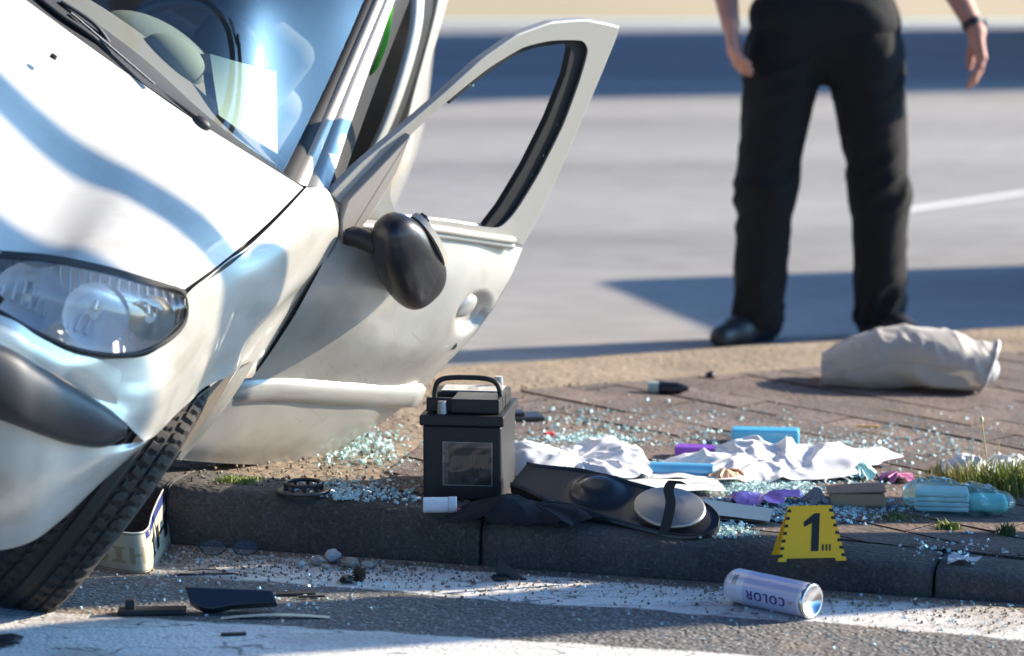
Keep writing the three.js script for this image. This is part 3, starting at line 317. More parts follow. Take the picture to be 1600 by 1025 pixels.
  part('mirror_arm', tube([D(540, 366, 0.012), D(562, 372, 0.035), D(590, 384, 0.07)], 0.022, 16, 10), M_.black, door);
  part('mirror_back_plate', new THREE.CylinderGeometry(0.052, 0.052, 0.012, 40).scale(0.9, 1, 1.5).applyMatrix4(new THREE.Matrix4().makeBasis(sy, sx.clone().multiplyScalar(sideS), ax).setPosition(mc.clone().addScaledVector(sx, 0.06 * sideS).addScaledVector(ax, -0.008))), mat([0.62, 0.56, 0.47], 0.7), door);
  for (let i = 0; i < 6; i++) part('mirror_clip', box(0.02, 0.01, 0.016, 0, 0, 0, 0.002).applyMatrix4(new THREE.Matrix4().makeBasis(sy, sx, ax).setPosition(mc.clone().addScaledVector(sx, 0.071 * sideS).addScaledVector(ax, -0.07 + i * 0.024).addScaledVector(sy, (i % 2) * 0.022))), M_.black, door);
  // glass crumbs left in the frame
  const cg = []; for (let i = 0; i < 26; i++) { const [a, b] = i < 12 ? [lerp(660, 760, rnd()), 0] : [0, 0]; const p = i < 12 ? D(a, 176 - (a - 660) * 0.72 + rr(4, 14), -0.01) : D(lerp(905, 800, (i - 12) / 13) + rr(-4, 4), lerp(130, 338, (i - 12) / 13), -0.008); cg.push(box(rr(0.003, 0.007), rr(0.003, 0.007), 0.004, p.x, p.y, p.z, 0)); } part('glass_crumbs', merge(cg), mat([0.7, 0.85, 0.82], 0.1), door).userData.kind = 'stuff';
  console.log('door bottom world', __doorLow.toArray().map((x) => x.toFixed(3)).join(' '), 'pave', paveY(__doorLow.x, __doorLow.z).toFixed(3), 'door len', Cc.distanceTo(B).toFixed(2));
}
// ------------------------------------------------------------------ objects on the pavement
const scaleAt = (p) => p;                               // sizes below are in metres
const lift = (p, dy) => p.clone().add(V(0, dy, 0));
function place(g, px, py, ry = 0, dy = 0) { const p = onPave(px, py, dy); g.position.copy(p); g.rotation.y = ry; return g; }
const M2 = { white: mat([0.78, 0.78, 0.78], 0.75, { sheen: 0.2 }), paper: mat([0.74, 0.73, 0.7], 0.8), blackPl: mat([0.02, 0.02, 0.022], 0.45), cloth: mat([0.014, 0.014, 0.018], 0.95) };
function mound(w, d, h, s, o = {}) {                   // crumpled thin sheet: sharp folds, peaks and a ragged hem
  const f = o.freq ?? 6, pk = o.peaks ?? [[0, 0, 1]], rdg = (x, y, k) => 1 - Math.abs(2 * vn(x, y, k) - 1);
  const top = gridGeo(o.nu ?? 150, o.nv ?? 44, (u, v) => { const th = u * Math.PI * 2, ed = 0.62 + 0.5 * vn(Math.cos(th) * 2.2 + s * 3.7, Math.sin(th) * 2.2 + s, s) + 0.22 * vn(Math.cos(th) * 6 + s, Math.sin(th) * 6, s + 1), x = Math.cos(th) * v * ed * w / 2, z = Math.sin(th) * v * ed * d / 2; let y = 0; for (const [a, b, k] of pk) y = Math.max(y, k * Math.exp(0 - ((x / w - a) / 0.3) ** 2 - ((z / d - b) / 0.38) ** 2));
    const wx = x + 0.02 * fbm(x * 20 + s, z * 20, 2, s), wz = z + 0.02 * fbm(x * 20, z * 20 + s, 2, s + 1), r1 = rdg(wx * f * 3 + wz * f * 1.2, wz * f * 1.6, s + 5) ** 1.6, r2 = rdg(wx * f * 7, wz * f * 5 - wx * f * 3, s + 8) ** 2, q = vn(x * f * 14, z * f * 14, s + 9) - 0.5; y = h * (y * (0.68 + 0.34 * r1 + 0.06 * r2) + (o.rough ?? 0.18) * (0.7 * r2 * r1 + 0.12 * q)) * (1 - v ** 8) + 0.003 + (o.hem ?? 0.014) * rdg(th * 2.5, s, s + 2) ** 2 * v; return V(x + 0.012 * (r1 - 0.5) * v, Math.max(0.002, y), z); });
  return top; }
function cloth(name, label, cat, px, py, w, d, h, s, m, o = {}) { const e = mesh(name, mound(w, d, h, s, o), m); tag(e, label, cat); place(e, px, py, o.ry ?? 0.3); return e; }
// battery
{ const b = thing('car_battery', 'black car battery with a carrying handle standing on the pavement', 'battery'); place(b, 722, 783, -0.13);
  const w = 0.162, hh = 0.155, dp = 0.22, bk = mat([0.017, 0.016, 0.016], 0.5);
  mesh('case', box(w, hh, dp, 0, hh / 2 + 0.001, -dp / 2, 0.006), bk, b); mesh('lid', box(w + 0.012, 0.022, dp + 0.012, 0, hh + 0.0115, -dp / 2, 0.004), bk, b); mesh('lid_block', merge([box(0.1, 0.03, 0.09, 0.025, hh + 0.0385, -0.06, 0.003), box(0.055, 0.03, 0.012, -0.05, hh + 0.0385, -0.03, 0.003), box(w - 0.01, 0.028, 0.08, 0, hh + 0.0375, -0.15, 0.003)]), bk, b);
  mesh('terminal', new THREE.CylinderGeometry(0.009, 0.0105, 0.026, 20).translate(-0.043, hh + 0.036, -0.016), mat([0.35, 0.35, 0.36], 0.4, { metalness: 0.8 }), b); mesh('terminal', new THREE.CylinderGeometry(0.009, 0.0105, 0.026, 20).translate(0.05, hh + 0.06, -0.19), mat([0.35, 0.35, 0.36], 0.4, { metalness: 0.8 }), b);
  mesh('handle', tube([V(-0.064, hh + 0.02, -0.06), V(-0.065, hh + 0.06, -0.06), V(-0.056, hh + 0.083, -0.06), V(0, hh + 0.091, -0.06), V(0.06, hh + 0.083, -0.06), V(0.071, hh + 0.058, -0.06), V(0.071, hh + 0.02, -0.06)], 0.0055, 60, 8), bk, b);
  mesh('cap_label', box(0.125, 0.002, 0.07, 0.002, hh + 0.0535, -0.15, 0), mat(0xffffff, 0.6, { map: canvasTex(256, 128, (c, W, Hh) => { c.fillStyle = '#c9c6bd'; c.fillRect(0, 0, W, Hh); c.fillStyle = '#6b675f'; for (let i = 0; i < 12; i++) c.fillRect(10 + (i % 3) * 82, 12 + Math.floor(i / 3) * 28, 60 - (i * 7) % 25, 5); c.fillStyle = '#333'; for (let i = 0; i < 5; i++) { c.beginPath(); c.moveTo(110 + i * 9, 20); c.lineTo(116 + i * 9, 110); c.lineTo(112 + i * 9, 110); c.fill(); } }) }), b);
  const lab = canvasTex(256, 256, (c, W, Hh) => { c.fillStyle = '#0d0b0b'; c.fillRect(0, 0, W, Hh); c.strokeStyle = '#8a857d'; c.lineWidth = 5; c.strokeRect(5, 5, W - 10, Hh - 10); c.globalAlpha = 0.6; c.fillStyle = '#77726a'; c.fillRect(0, 0, 30, Hh); c.fillRect(0, 0, W, 34); for (let i = 0; i < 26; i++) { c.strokeStyle = i % 3 ? '#5d554b' : '#a89a86'; c.lineWidth = 1 + (i % 3); c.beginPath(); const x = 20 + (i * 53) % 220; c.moveTo(x, 30 + (i * 37) % 90); c.lineTo(x + (i % 5) * 8 - 16, 120 + (i * 29) % 130); c.stroke(); } });
  const lg = new THREE.PlaneGeometry(0.104, 0.092, 8, 8), lp = lg.attributes.position; for (let i = 0; i < lp.count; i++) lp.setZ(i, 0.002 + 0.0025 * fbm(lp.getX(i) * 60, lp.getY(i) * 60, 2, 4)); lg.computeVertexNormals(); lg.translate(0.012, 0.078, 0); mesh('torn_label', lg, mat(0xffffff, 0.35, { map: lab, clearcoat: 0.6 }), b); }
// evidence marker: a folded yellow plate
{ const g = thing('evidence_marker', 'yellow evidence marker with black number 1 on the kerb edge', 'marker'); place(g, 1269, 877, 0.06); g.rotation.y = 0.09;
  const outline = (wB, wT, hh, tooth) => { const s = new THREE.Shape(); s.moveTo(-wB / 2, 0); s.lineTo(-wB / 2 + 0.016, 0); s.lineTo(-wB / 2 + 0.017, 0.006); s.lineTo(wB / 2 - 0.022, 0.006); s.lineTo(wB / 2 - 0.02, 0); s.lineTo(wB / 2, 0); s.lineTo(wT / 2, hh); s.lineTo(-wT / 2, hh); s.closePath(); return s; };
  const hh = 0.106, face = new THREE.ExtrudeGeometry(outline(0.132, 0.083, hh), { depth: 0.002, bevelEnabled: false }); face.rotateX(-0.3); mesh('front_plate', face, mat([0.93, 0.5, 0.006], 0.45), g);
  const back = new THREE.ExtrudeGeometry(outline(0.132, 0.083, hh), { depth: 0.002, bevelEnabled: false }); back.rotateX(0.3); back.translate(0, 0, -0.064); mesh('back_plate', back, mat([0.93, 0.5, 0.006], 0.45), g);
  const bk = mat([0.012, 0.012, 0.012], 0.6), ink = (sh, x, y) => { const e = new THREE.ExtrudeGeometry(sh, { depth: 0.0006, bevelEnabled: false }); e.translate(x, y, 0.0021); e.rotateX(-0.3); return e; };
  const one = new THREE.Shape([[0.0, 0], [0.0145, 0], [0.0205, 0.072], [0.010, 0.072], [-0.012, 0.055], [-0.011, 0.046], [0.0045, 0.054]].map(([a, b]) => new THREE.Vector2(a, b))); mesh('number_mark', ink(one, -0.002, 0.019), bk, g);
  for (let i = 0; i < 3; i++) mesh('scale_mark', ink(new THREE.Shape([[0, 0], [0.0032, 0], [0.0036, 0.012], [0.0004, 0.012]].map(([a, b]) => new THREE.Vector2(a, b))), 0.0195 + i * 0.0068, 0.0195), bk, g);
  for (const sd of [-1, 1]) for (let i = 0; i < 7; i++) { const y = 0.008 + i * 0.0142, xe = lerp(0.066, 0.0415, y / hh) * sd; const sh = new THREE.Shape([[0, 0], [-sd * 0.0085, 0.0005], [-sd * 0.0078, 0.0062], [sd * -0.0015, 0.0057]].map(([a, b]) => new THREE.Vector2(a + xe + sd * 0.0006, b + y))); mesh('ruler_mark', ink(sh, 0, 0), bk, g); } }
// spray can on the road
{ const g = thing('spray_can', 'white and lavender COLOR spray can lying on the road paint', 'can'); const a = onRoad(1268, 967), b = V(a.x - 0.142, 0, a.z - 0.135); const dir = a.clone().sub(b).normalize(); g.position.copy(a).add(V(0, 0.0335, 0)); g.rotation.y = Math.atan2(-dir.z, dir.x);
  const r = 0.0325, LL = 0.185; const pr = [[0.012, -LL - 0.008], [0.024, -LL - 0.004], [0.030, -LL + 0.004], [r, -LL + 0.012], [r, -0.006], [r - 0.001, -0.004]].map(([x, y]) => new THREE.Vector2(x, y)); const body = new THREE.LatheGeometry(pr, 64).rotateZ(-Math.PI / 2);
  { const p = body.attributes.position, uv = []; for (let i = 0; i < p.count; i++) uv.push((Math.atan2(p.getZ(i), p.getY(i)) / (2 * Math.PI) + 1) % 1, 1 - (p.getX(i) + LL + 0.008) / (LL + 0.008)); const n = 65; for (let i = 0; i < p.count; i++) { const k = Math.floor(i / pr.length); uv[2 * i] = k / 64; } body.setAttribute('uv', new THREE.Float32BufferAttribute(uv, 2)); }
  const lab = canvasTex(1024, 1024, (c, W, Hh) => { c.fillStyle = '#e8eaf2'; c.fillRect(0, 0, W, Hh); c.fillStyle = '#c6c9e6'; c.fillRect(0, Hh * 0.06, W, Hh * 0.66); for (let i = 0; i < 5000; i++) { c.fillStyle = `rgba(${180 + (i * 37) % 70},${183 + (i * 53) % 65},${215 + (i * 29) % 40},0.5)`; c.fillRect((i * 193.7) % W, Hh * 0.06 + (i * 97.3) % (Hh * 0.66), 5, 3); }
    for (let q = 0; q < 2; q++) { c.save(); c.translate(W * (0.335 + 0.5 * q), Hh * 0.1); c.rotate(Math.PI / 2); c.fillStyle = '#2a2470'; c.font = 'bold 150px sans-serif'; c.scale(1, 0.8); c.textBaseline = 'middle'; c.fillText('COLOR', 90, 0); c.fillStyle = '#b0303a'; c.font = 'bold 44px sans-serif'; c.fillText('83', 8, 8); c.restore(); c.fillStyle = '#23233a'; for (let i = 0; i < 18; i++) c.fillRect(W * (0.16 + 0.5 * q) + i * 6, Hh * 0.8, 2 + (i * 7) % 3, Hh * 0.06); c.fillStyle = '#8a8aa8'; for (let i = 0; i < 5; i++) c.fillRect(W * (0.16 + 0.5 * q), Hh * (0.885 + i * 0.018), 80 - (i * 13) % 30, 5); } }); lab.wrapS = THREE.RepeatWrapping; lab.flipY = false;
  mesh('body', body, mat(0xffffff, 0.3, { map: lab, clearcoat: 0.7, metalness: 0.1 }), g);
  const e = new THREE.LatheGeometry([[0.0001, -0.011], [0.012, -0.009], [0.022, -0.004], [0.027, 0.001], [0.0295, 0.003], [0.0325, 0.0015], [0.0332, -0.003], [0.0326, -0.006]].map(([x, y]) => new THREE.Vector2(x, y)), 48).rotateZ(-Math.PI / 2); mesh('metal_base', e, mat([0.75, 0.75, 0.76], 0.2, { metalness: 1 }), g); g.rotation.x = 0; g.children[0].rotation.x = 1.15; }
// black plastic panel with two domes, and its strap
{ const g = thing('speaker_panel', 'long black plastic panel with rounded end and two domes lying over black cloth', 'plastic panel'); const P0 = lift(onPave(812, 786), 0.052), P1 = lift(onPave(1122, 838), 0.008); const X = P1.clone().sub(P0), len = X.length(); X.normalize(); const hz = V(0, 1, 0).cross(X).normalize().negate(); if (hz.z > 0) hz.negate(); const Z = hz.clone().multiplyScalar(Math.cos(0.5)).add(V(0, Math.sin(0.5), 0)).normalize(); const Y = Z.clone().cross(X).normalize(); if (Y.y < 0) Y.negate(); const Zr = X.clone().cross(Y); g.matrixAutoUpdate = true; g.position.copy(P0); g.quaternion.setFromRotationMatrix(new THREE.Matrix4().makeBasis(X, Y, Zr));
  const zs = Zr.dot(Z) > 0 ? 1 : -1, Wd = 0.125; const bump = (x, z, a, b) => Math.exp(0 - ((x / a) ** 2 + (z / b) ** 2) ** 2), dome = (x, z) => 0.02 * bump(x - len * 0.4, z + 0.01, 0.05, 0.04) + 0.016 * bump(x - len * 0.78, z, 0.075, 0.052) + 0.014 * bump(x - len * 0.76, z, 0.05, 0.034);
  const pl = mat([0.035, 0.034, 0.033], 0.3, { metalness: 0.2, clearcoat: 0.3 }); const topG = gridGeo(110, 44, (u, v) => { const x0 = u * len; let hw = Wd / 2 * (0.6 + 0.4 * sst(0, 0.3, u)); if (u > 0.8) hw *= Math.sqrt(Math.max(0.0004, 1 - ((u - 0.8) / 0.2) ** 2)); const z = (v * 2 - 1) * hw; const lip = 0.005 * sst(0.8, 0.9, Math.abs(v * 2 - 1)) * (1 - sst(0.93, 0.99, Math.abs(v * 2 - 1))); return V(x0, dome(x0, z) + 0.012 + lip, z); });
  mesh('panel_top', topG, pl, g); { const pr = [[0.0001, 0.012], [0.02, 0.0125], [0.026, 0.008], [0.034, 0.0075], [0.04, 0.004], [0.049, 0.003], [0.0525, 0.0], [0.053, -0.004]].map(([a, b]) => new THREE.Vector2(a, b)); mesh('metal_disc', new THREE.LatheGeometry(pr, 56).scale(1.42, 1, 1.06).translate(len * 0.77, 0.034, 0), mat([0.5, 0.47, 0.41], 0.36, { metalness: 0.75 }), g); } mesh('panel_rim', gridGeo(160, 4, (u, v) => { const a = u * 2; const uu = a < 1 ? a : 2 - a, sg = a < 1 ? 1 : -1; let hw = Wd / 2 * (0.6 + 0.4 * sst(0, 0.3, uu)); if (uu > 0.8) hw *= Math.sqrt(Math.max(0.0004, 1 - ((uu - 0.8) / 0.2) ** 2)); return V(uu * len, 0.012 - v * (0.014 + 0.022 * (1 - uu)), sg * hw); }), pl, g);
  for (const [x, w] of [[0.115, 0.034], [0.165, 0.014]]) mesh('white_sticker', box(w, 0.016, 0.001, x, 0.0, Wd / 2 * (0.6 + 0.4 * sst(0, 0.3, x / len)) + 0.0015, 0), M2.white, g);
  const sp = new THREE.CatmullRomCurve3([V(0, 0, 0), V(0.006, 0.03, 0), V(0.009, 0.065, 0), V(0.003, 0.092, 0), V(0.012, 0.108, 0), V(0.028, 0.103, 0)]); const st = gridGeo(30, 6, (u, v) => { const p = sp.getPoint(u); return V(p.x + (v - 0.5) * 0.02, p.y, p.z); }); const so = mesh('rubber_strap', merge([st, st.clone().translate(0, 0, -0.004)]), mat([0.012, 0.012, 0.013], 0.6)); tag(so, 'short black rubber strap standing up on the rounded end of the plastic panel', 'strap'); so.position.copy(lift(onPave(1036, 842), 0.008)); so.rotation.z = -0.08; }
cloth('black_cloth', 'black crumpled cloth beneath the plastic panel draped on the kerb', 'cloth', 828, 812, 0.33, 0.15, 0.042, 4, M2.cloth, { peaks: [[-0.15, 0, 1], [0.2, 0, 0.8]], rough: 0.1, freq: 3.5, ry: -0.25 });
cloth('white_cloth', 'crumpled white cloth behind the battery and black panel', 'cloth', 900, 735, 0.36, 0.3, 0.075, 11, M2.white, { peaks: [[-0.3, 0, 1.05], [0.3, -0.1, 0.85], [0, 0.1, 0.4]], freq: 5 });
cloth('white_cloth', 'crumpled white garment spread beside the blue box', 'garment', 1215, 735, 0.48, 0.28, 0.055, 23, M2.white, { peaks: [[-0.33, 0, 0.8], [0, -0.2, 1.1], [0.3, 0, 0.75]], freq: 5 });
cloth('white_rag', 'white crumpled rag at the edge of the grass', 'rag', 1548, 737, 0.24, 0.14, 0.032, 31, M2.white, { peaks: [[-0.25, 0, 1], [0.1, 0, 0.7], [0.35, 0, 0.8]], rough: 0.5, freq: 9 });
cloth('pink_packet', 'flat pink plastic packet beside the leaflet', 'packet', 1190, 786, 0.165, 0.08, 0.026, 37, mat([0.72, 0.3, 0.66], 0.35, { clearcoat: 0.5 }), { peaks: [[-0.2, 0, 1], [0.25, 0, 0.8]], freq: 9 });
cloth('grey_sock', 'rolled grey brown fabric between pink packet and brown book', 'fabric', 1275, 789, 0.068, 0.05, 0.04, 41, mat([0.33, 0.27, 0.26], 0.95), { freq: 12, rough: 0.15 });
cloth('face_mask', 'pale green face mask next to the white garment', 'mask', 1338, 748, 0.1, 0.07, 0.034, 43, mat([0.5, 0.78, 0.7], 0.8), { peaks: [[0.1, 0, 1]], freq: 8 });
cloth('magenta_wrapper', 'flat magenta wrapper in front of the teal packet', 'wrapper', 1402, 752, 0.08, 0.07, 0.016, 47, mat([0.6, 0.2, 0.36], 0.5), { freq: 10 });
{ const t = new THREE.TorusGeometry(0.02, 0.0016, 6, 32).scale(1.3, 1, 0.6).rotateX(-1.25); const o = mesh('mask_loop', t, M2.white); tag(o, 'thin white elastic loop beside the pale green mask', 'elastic loop'); place(o, 1308, 752, 0, 0.012); }
// teal plastic packet with white contents
{ const g = thing('teal_packet', 'teal translucent plastic packet of white pads by the grass', 'packet'); place(g, 1497, 800, -0.12); const w = 0.235, d = 0.11, hh = 0.072; const shp = (k, s) => gridGeo(64, 32, (u, v) => { const th = v * Math.PI * 2, x = (u - 0.5) * w * k, e = Math.pow(Math.max(0, 1 - Math.abs(2 * u - 1) ** 3.2), 0.45), n = 0.016 * (0.6 - Math.abs(2 * vn(u * 6 + v * 3, v * 8, 50) - 1) - 0.2 * vn(u * 20, v * 20, 51)) * e; return V(x, hh * 0.5 * (1 - 0.35 * u) + e * (hh * 0.5 * k * (1 - 0.35 * u) + n) * Math.sign(Math.sin(th)) * Math.abs(Math.sin(th)) ** 0.7, e * (d / 2 * k + n) * Math.sign(Math.cos(th)) * Math.abs(Math.cos(th)) ** 0.7); });
  mesh('film', shp(1, 1), mat([0.72, 0.96, 0.93], 0.1, { transmission: 0.85, thickness: 0, clearcoat: 0.8 }), g); const pads = []; for (let i = 0; i < 4; i++) pads.push(box(0.11, 0.0095, 0.075, -0.035, 0.012 + i * 0.0105, 0.0, 0.004)); mesh('pads', merge(pads), M2.white, g); mesh('tail_fill', box(0.08, 0.03, 0.07, 0.06, 0.022, 0, 0.012), mat([0.2, 0.62, 0.58], 0.6), g); }
function simple(name, label, cat, geo, m, px, py, ry = 0, dy = 0, group) { const o = mesh(name, geo, m); tag(o, label, cat, group); place(o, px, py, ry, dy); return o; }
simple('blue_box', 'small bright blue carton behind the white garment', 'box', box(0.155, 0.036, 0.05, 0, 0.018, 0, 0.006), mat([0.09, 0.48, 0.75], 0.45, { clearcoat: 0.4 }), 1196, 693, -0.12, 0.002);
{ const g = thing('purple_box', 'purple and white medicine carton with a barcode end', 'box'); place(g, 1100, 720, -0.2); mesh('carton', box(0.09, 0.032, 0.045, -0.018, 0.017, 0, 0.001), mat([0.2, 0.05, 0.42], 0.5), g); mesh('white_end', box(0.036, 0.0318, 0.0448, 0.0455, 0.017, 0, 0.001), M2.white, g); const bars = []; for (let i = 0; i < 9; i++) bars.push(box(0.0012 + (i % 3) * 0.0005, 0.02, 0.0006, 0.033 + i * 0.0028, 0.016, 0.0229, 0)); mesh('barcode', merge(bars), mat([0.03, 0.03, 0.04], 0.7), g); }
simple('orange_cap', 'orange plastic cap beside the purple carton', 'cap', new THREE.CylinderGeometry(0.018, 0.019, 0.034, 28).rotateZ(1.4).translate(0, 0.02, 0), mat([0.9, 0.42, 0.16], 0.5), 1166, 722, 0.6, 0.002);
{ const g = thing('blue_tube', 'blue and white cosmetic tube with orange end lying on glass', 'tube'); place(g, 1072, 747, -0.1); mesh('tube_body', new THREE.CylinderGeometry(0.0165, 0.0145, 0.135, 32).rotateZ(Math.PI / 2).translate(-0.01, 0.018, 0), mat([0.14, 0.48, 0.74], 0.4, { clearcoat: 0.5 }), g); mesh('tube_end', new THREE.CylinderGeometry(0.0172, 0.0172, 0.014, 32).rotateZ(Math.PI / 2).translate(-0.085, 0.018, 0), M2.white, g); mesh('flattened_end', mound(0.08, 0.06, 0.026, 53, { freq: 9 }).translate(0.085, 0, 0.01), mat([0.85, 0.5, 0.28], 0.6), g); }
for (const [px, py, w, d, r, lab] of [[1045, 768, 0.22, 0.12, 0.15, 'white crumpled paper sheet beneath the blue tube'], [1085, 752, 0.2, 0.08, -0.1, 'white leaflet sheet behind the blue tube']]) simple('paper_sheet', lab, 'paper', gridGeo(24, 12, (u, v) => V((u - 0.5) * w, 0.006 + 0.014 * fbm(u * 3, v * 3, 2, py), (v - 0.5) * d)), M2.paper, px, py, r);
simple('folded_leaflet', 'beige folded card leaflet beside the panel end', 'leaflet', merge([gridGeo(10, 6, (u, v) => V((u - 0.5) * 0.2, 0.004 + 0.022 * (1 - u) * (1 - v * 0.2), (v - 0.5) * 0.12)), gridGeo(10, 6, (u, v) => V((u - 0.5) * 0.2, 0.002 + 0.004 * (1 - u), (v - 0.5) * 0.12))]), mat([0.6, 0.52, 0.43], 0.7), 1128, 805, -0.16);
{ const g = thing('brown_book', 'small brown book lying between fabric and teal packet', 'book'); place(g, 1338, 788, -0.08); mesh('cover', merge([box(0.122, 0.003, 0.09, 0, 0.034, 0, 0.001).rotateZ(0.05), box(0.122, 0.003, 0.09, 0, 0.002, 0, 0.001)]), mat([0.3, 0.17, 0.1], 0.7), g); mesh('pages', box(0.114, 0.027, 0.084, 0, 0.0175, 0, 0.003), mat([0.5, 0.3, 0.17], 0.9), g); }
{ const g = thing('pill_jar', 'small white plastic jar lying on the kerb in front of the battery', 'jar'); place(g, 686, 801, 0.03); mesh('jar', new THREE.LatheGeometry([[0.0001, -0.032], [0.0135, -0.032], [0.0155, -0.03], [0.0155, 0.018]].map(([a, b]) => new THREE.Vector2(a, b)), 36).rotateZ(-Math.PI / 2).translate(0.0, 0.016, 0), M2.white, g); mesh('lid', new THREE.LatheGeometry([[0.0155, 0.0185], [0.0162, 0.02], [0.0162, 0.034], [0.015, 0.0355], [0.0001, 0.0355]].map(([a, b]) => new THREE.Vector2(a, b)), 36).rotateZ(-Math.PI / 2).translate(0, 0.016, 0), mat([0.72, 0.72, 0.72], 0.5), g); }
simple('red_card', 'red and white striped card at the kerb joint', 'card', merge([0, 1, 2].map((i) => gridGeo(6, 2, (u, v) => V((u - 0.5) * 0.08, 0.004 + u * 0.02 + i * 0.001, (v - 0.5) * 0.012 + i * 0.014 - 0.02)))), mat([0.55, 0.06, 0.1], 0.5), 742, 802, 0.1);
{ const g = thing('plastic_ring', 'grey plastic ring with clips lying on the pavement by the door', 'ring'); place(g, 474, 770, 0); mesh('ring', new THREE.LatheGeometry([[0.036, 0.002], [0.054, 0.002], [0.055, 0.006], [0.05, 0.009], [0.038, 0.008], [0.036, 0.002]].map(([a, b]) => new THREE.Vector2(a, b)), 48), mat([0.05, 0.05, 0.052], 0.4), g); mesh('collar', new THREE.TorusGeometry(0.037, 0.004, 8, 40).rotateX(Math.PI / 2).translate(0, 0.02, 0), M2.blackPl, g); for (let i = 0; i < 9; i++) { const a = i / 9 * 6.283; mesh('clip', box(0.007, 0.022, 0.004, Math.cos(a) * 0.038, 0.013, Math.sin(a) * 0.038, 0.001), M2.blackPl, g); } }
simple('white_foam_piece', 'flat white foam flake near the evidence marker', 'foam flake', mound(0.055, 0.05, 0.01, 61, { freq: 12 }), M2.white, 1505, 880);
simple('red_fragment', 'tiny red plastic fragment behind the battery', 'fragment', box(0.022, 0.01, 0.014, 0, 0.005, 0, 0.002), mat([0.75, 0.05, 0.03], 0.4), 858, 682, 0.2);
simple('yellow_stick', 'small yellow wooden stick on the pavers', 'stick', box(0.05, 0.006, 0.008, 0, 0.004, 0, 0.002), mat([0.6, 0.36, 0.08], 0.7), 1357, 669, -0.05);
simple('dark_plate', 'dark flat plastic plate behind the battery', 'plastic plate', merge([box(0.1, 0.012, 0.08, 0, 0.007, 0, 0.004), box(0.05, 0.008, 0.05, -0.02, 0.018, 0, 0.003)]), M2.blackPl, 815, 656, 0.2);
{ const g = thing('dark_bottle', 'small dark bottle with a pale cap lying on sand', 'bottle'); place(g, 1045, 616, -0.15); mesh('bottle', new THREE.LatheGeometry([[0.0001, 0.05], [0.006, 0.05], [0.016, 0.02], [0.016, -0.025]].map(([a, b]) => new THREE.Vector2(a, b)), 24).rotateZ(-Math.PI / 2).translate(0, 0.016, 0), mat([0.02, 0.02, 0.025], 0.3), g); mesh('cap', new THREE.CylinderGeometry(0.016, 0.016, 0.028, 24).rotateZ(Math.PI / 2).translate(-0.039, 0.016, 0), mat([0.4, 0.48, 0.42], 0.5), g); }
simple('dark_lump', 'small dark lump of debris on the sand strip', 'debris', new THREE.IcosahedronGeometry(0.014, 1).scale(1, 0.8, 1).translate(0, 0.01, 0), M2.blackPl, 1110, 592);
// canvas bag
{ const g = thing('canvas_bag', 'grey white canvas bag lying open on the pavement edge', 'bag'); place(g, 1412, 606, -0.12); const w = 0.43; const rd1 = (x, y, k) => 1 - Math.abs(2 * vn(x, y, k) - 1), ring = (u, th, k = 1) => { const x = (u - 0.5) * w, hh = 0.042 + 0.042 * Math.sin(Math.min(1, u * 1.15) * 2.4) - 0.012 * sst(0.75, 1, u), dd = 0.07 + 0.03 * Math.sin(u * 3), n = 0.022 * (rd1(u * 2.5 + th * 0.5, th * 0.9 - u * 2, 71) - 0.6) + 0.005 * (rd1(u * 9 + th, th * 2 + u * 4, 72) - 0.6); const c = Math.cos(th), s = Math.sin(th); return V(x + 0.05 * s * (u > 0.5 ? u - 0.5 : 0) + 0.02 * n, Math.max(0.003, hh * 0.96 + (hh + n) * k * Math.sign(s) * Math.abs(s) ** 0.9) + 0.006 * (rd1(u * 16 + th * 2, th * 2.5, 73) ** 3) * (s > 0 ? 1 : 0), (dd + n) * k * c); };
  mesh('sack', gridGeo(80, 56, (u, v) => ring(u, v * Math.PI * 2)), mat([0.56, 0.51, 0.45], 0.7, { transmission: 0.2, thickness: 0 }), g); mesh('closed_end', gridGeo(20, 8, (u, v) => ring(0, u * Math.PI * 2, 1 - v)), mat([0.5, 0.46, 0.42], 0.85), g); mesh('rim', new THREE.TubeGeometry(new THREE.CatmullRomCurve3(Array.from({ length: 24 }, (_, i) => ring(1, i / 24 * Math.PI * 2)), true), 60, 0.006, 6, true), mat([0.6, 0.57, 0.53], 0.85), g); mesh('contents', new THREE.SphereGeometry(1, 24, 16).scale(0.045, 0.04, 0.05).translate(0.2, 0.055, 0.01), mat([0.4, 0.4, 0.42], 0.7), g); }
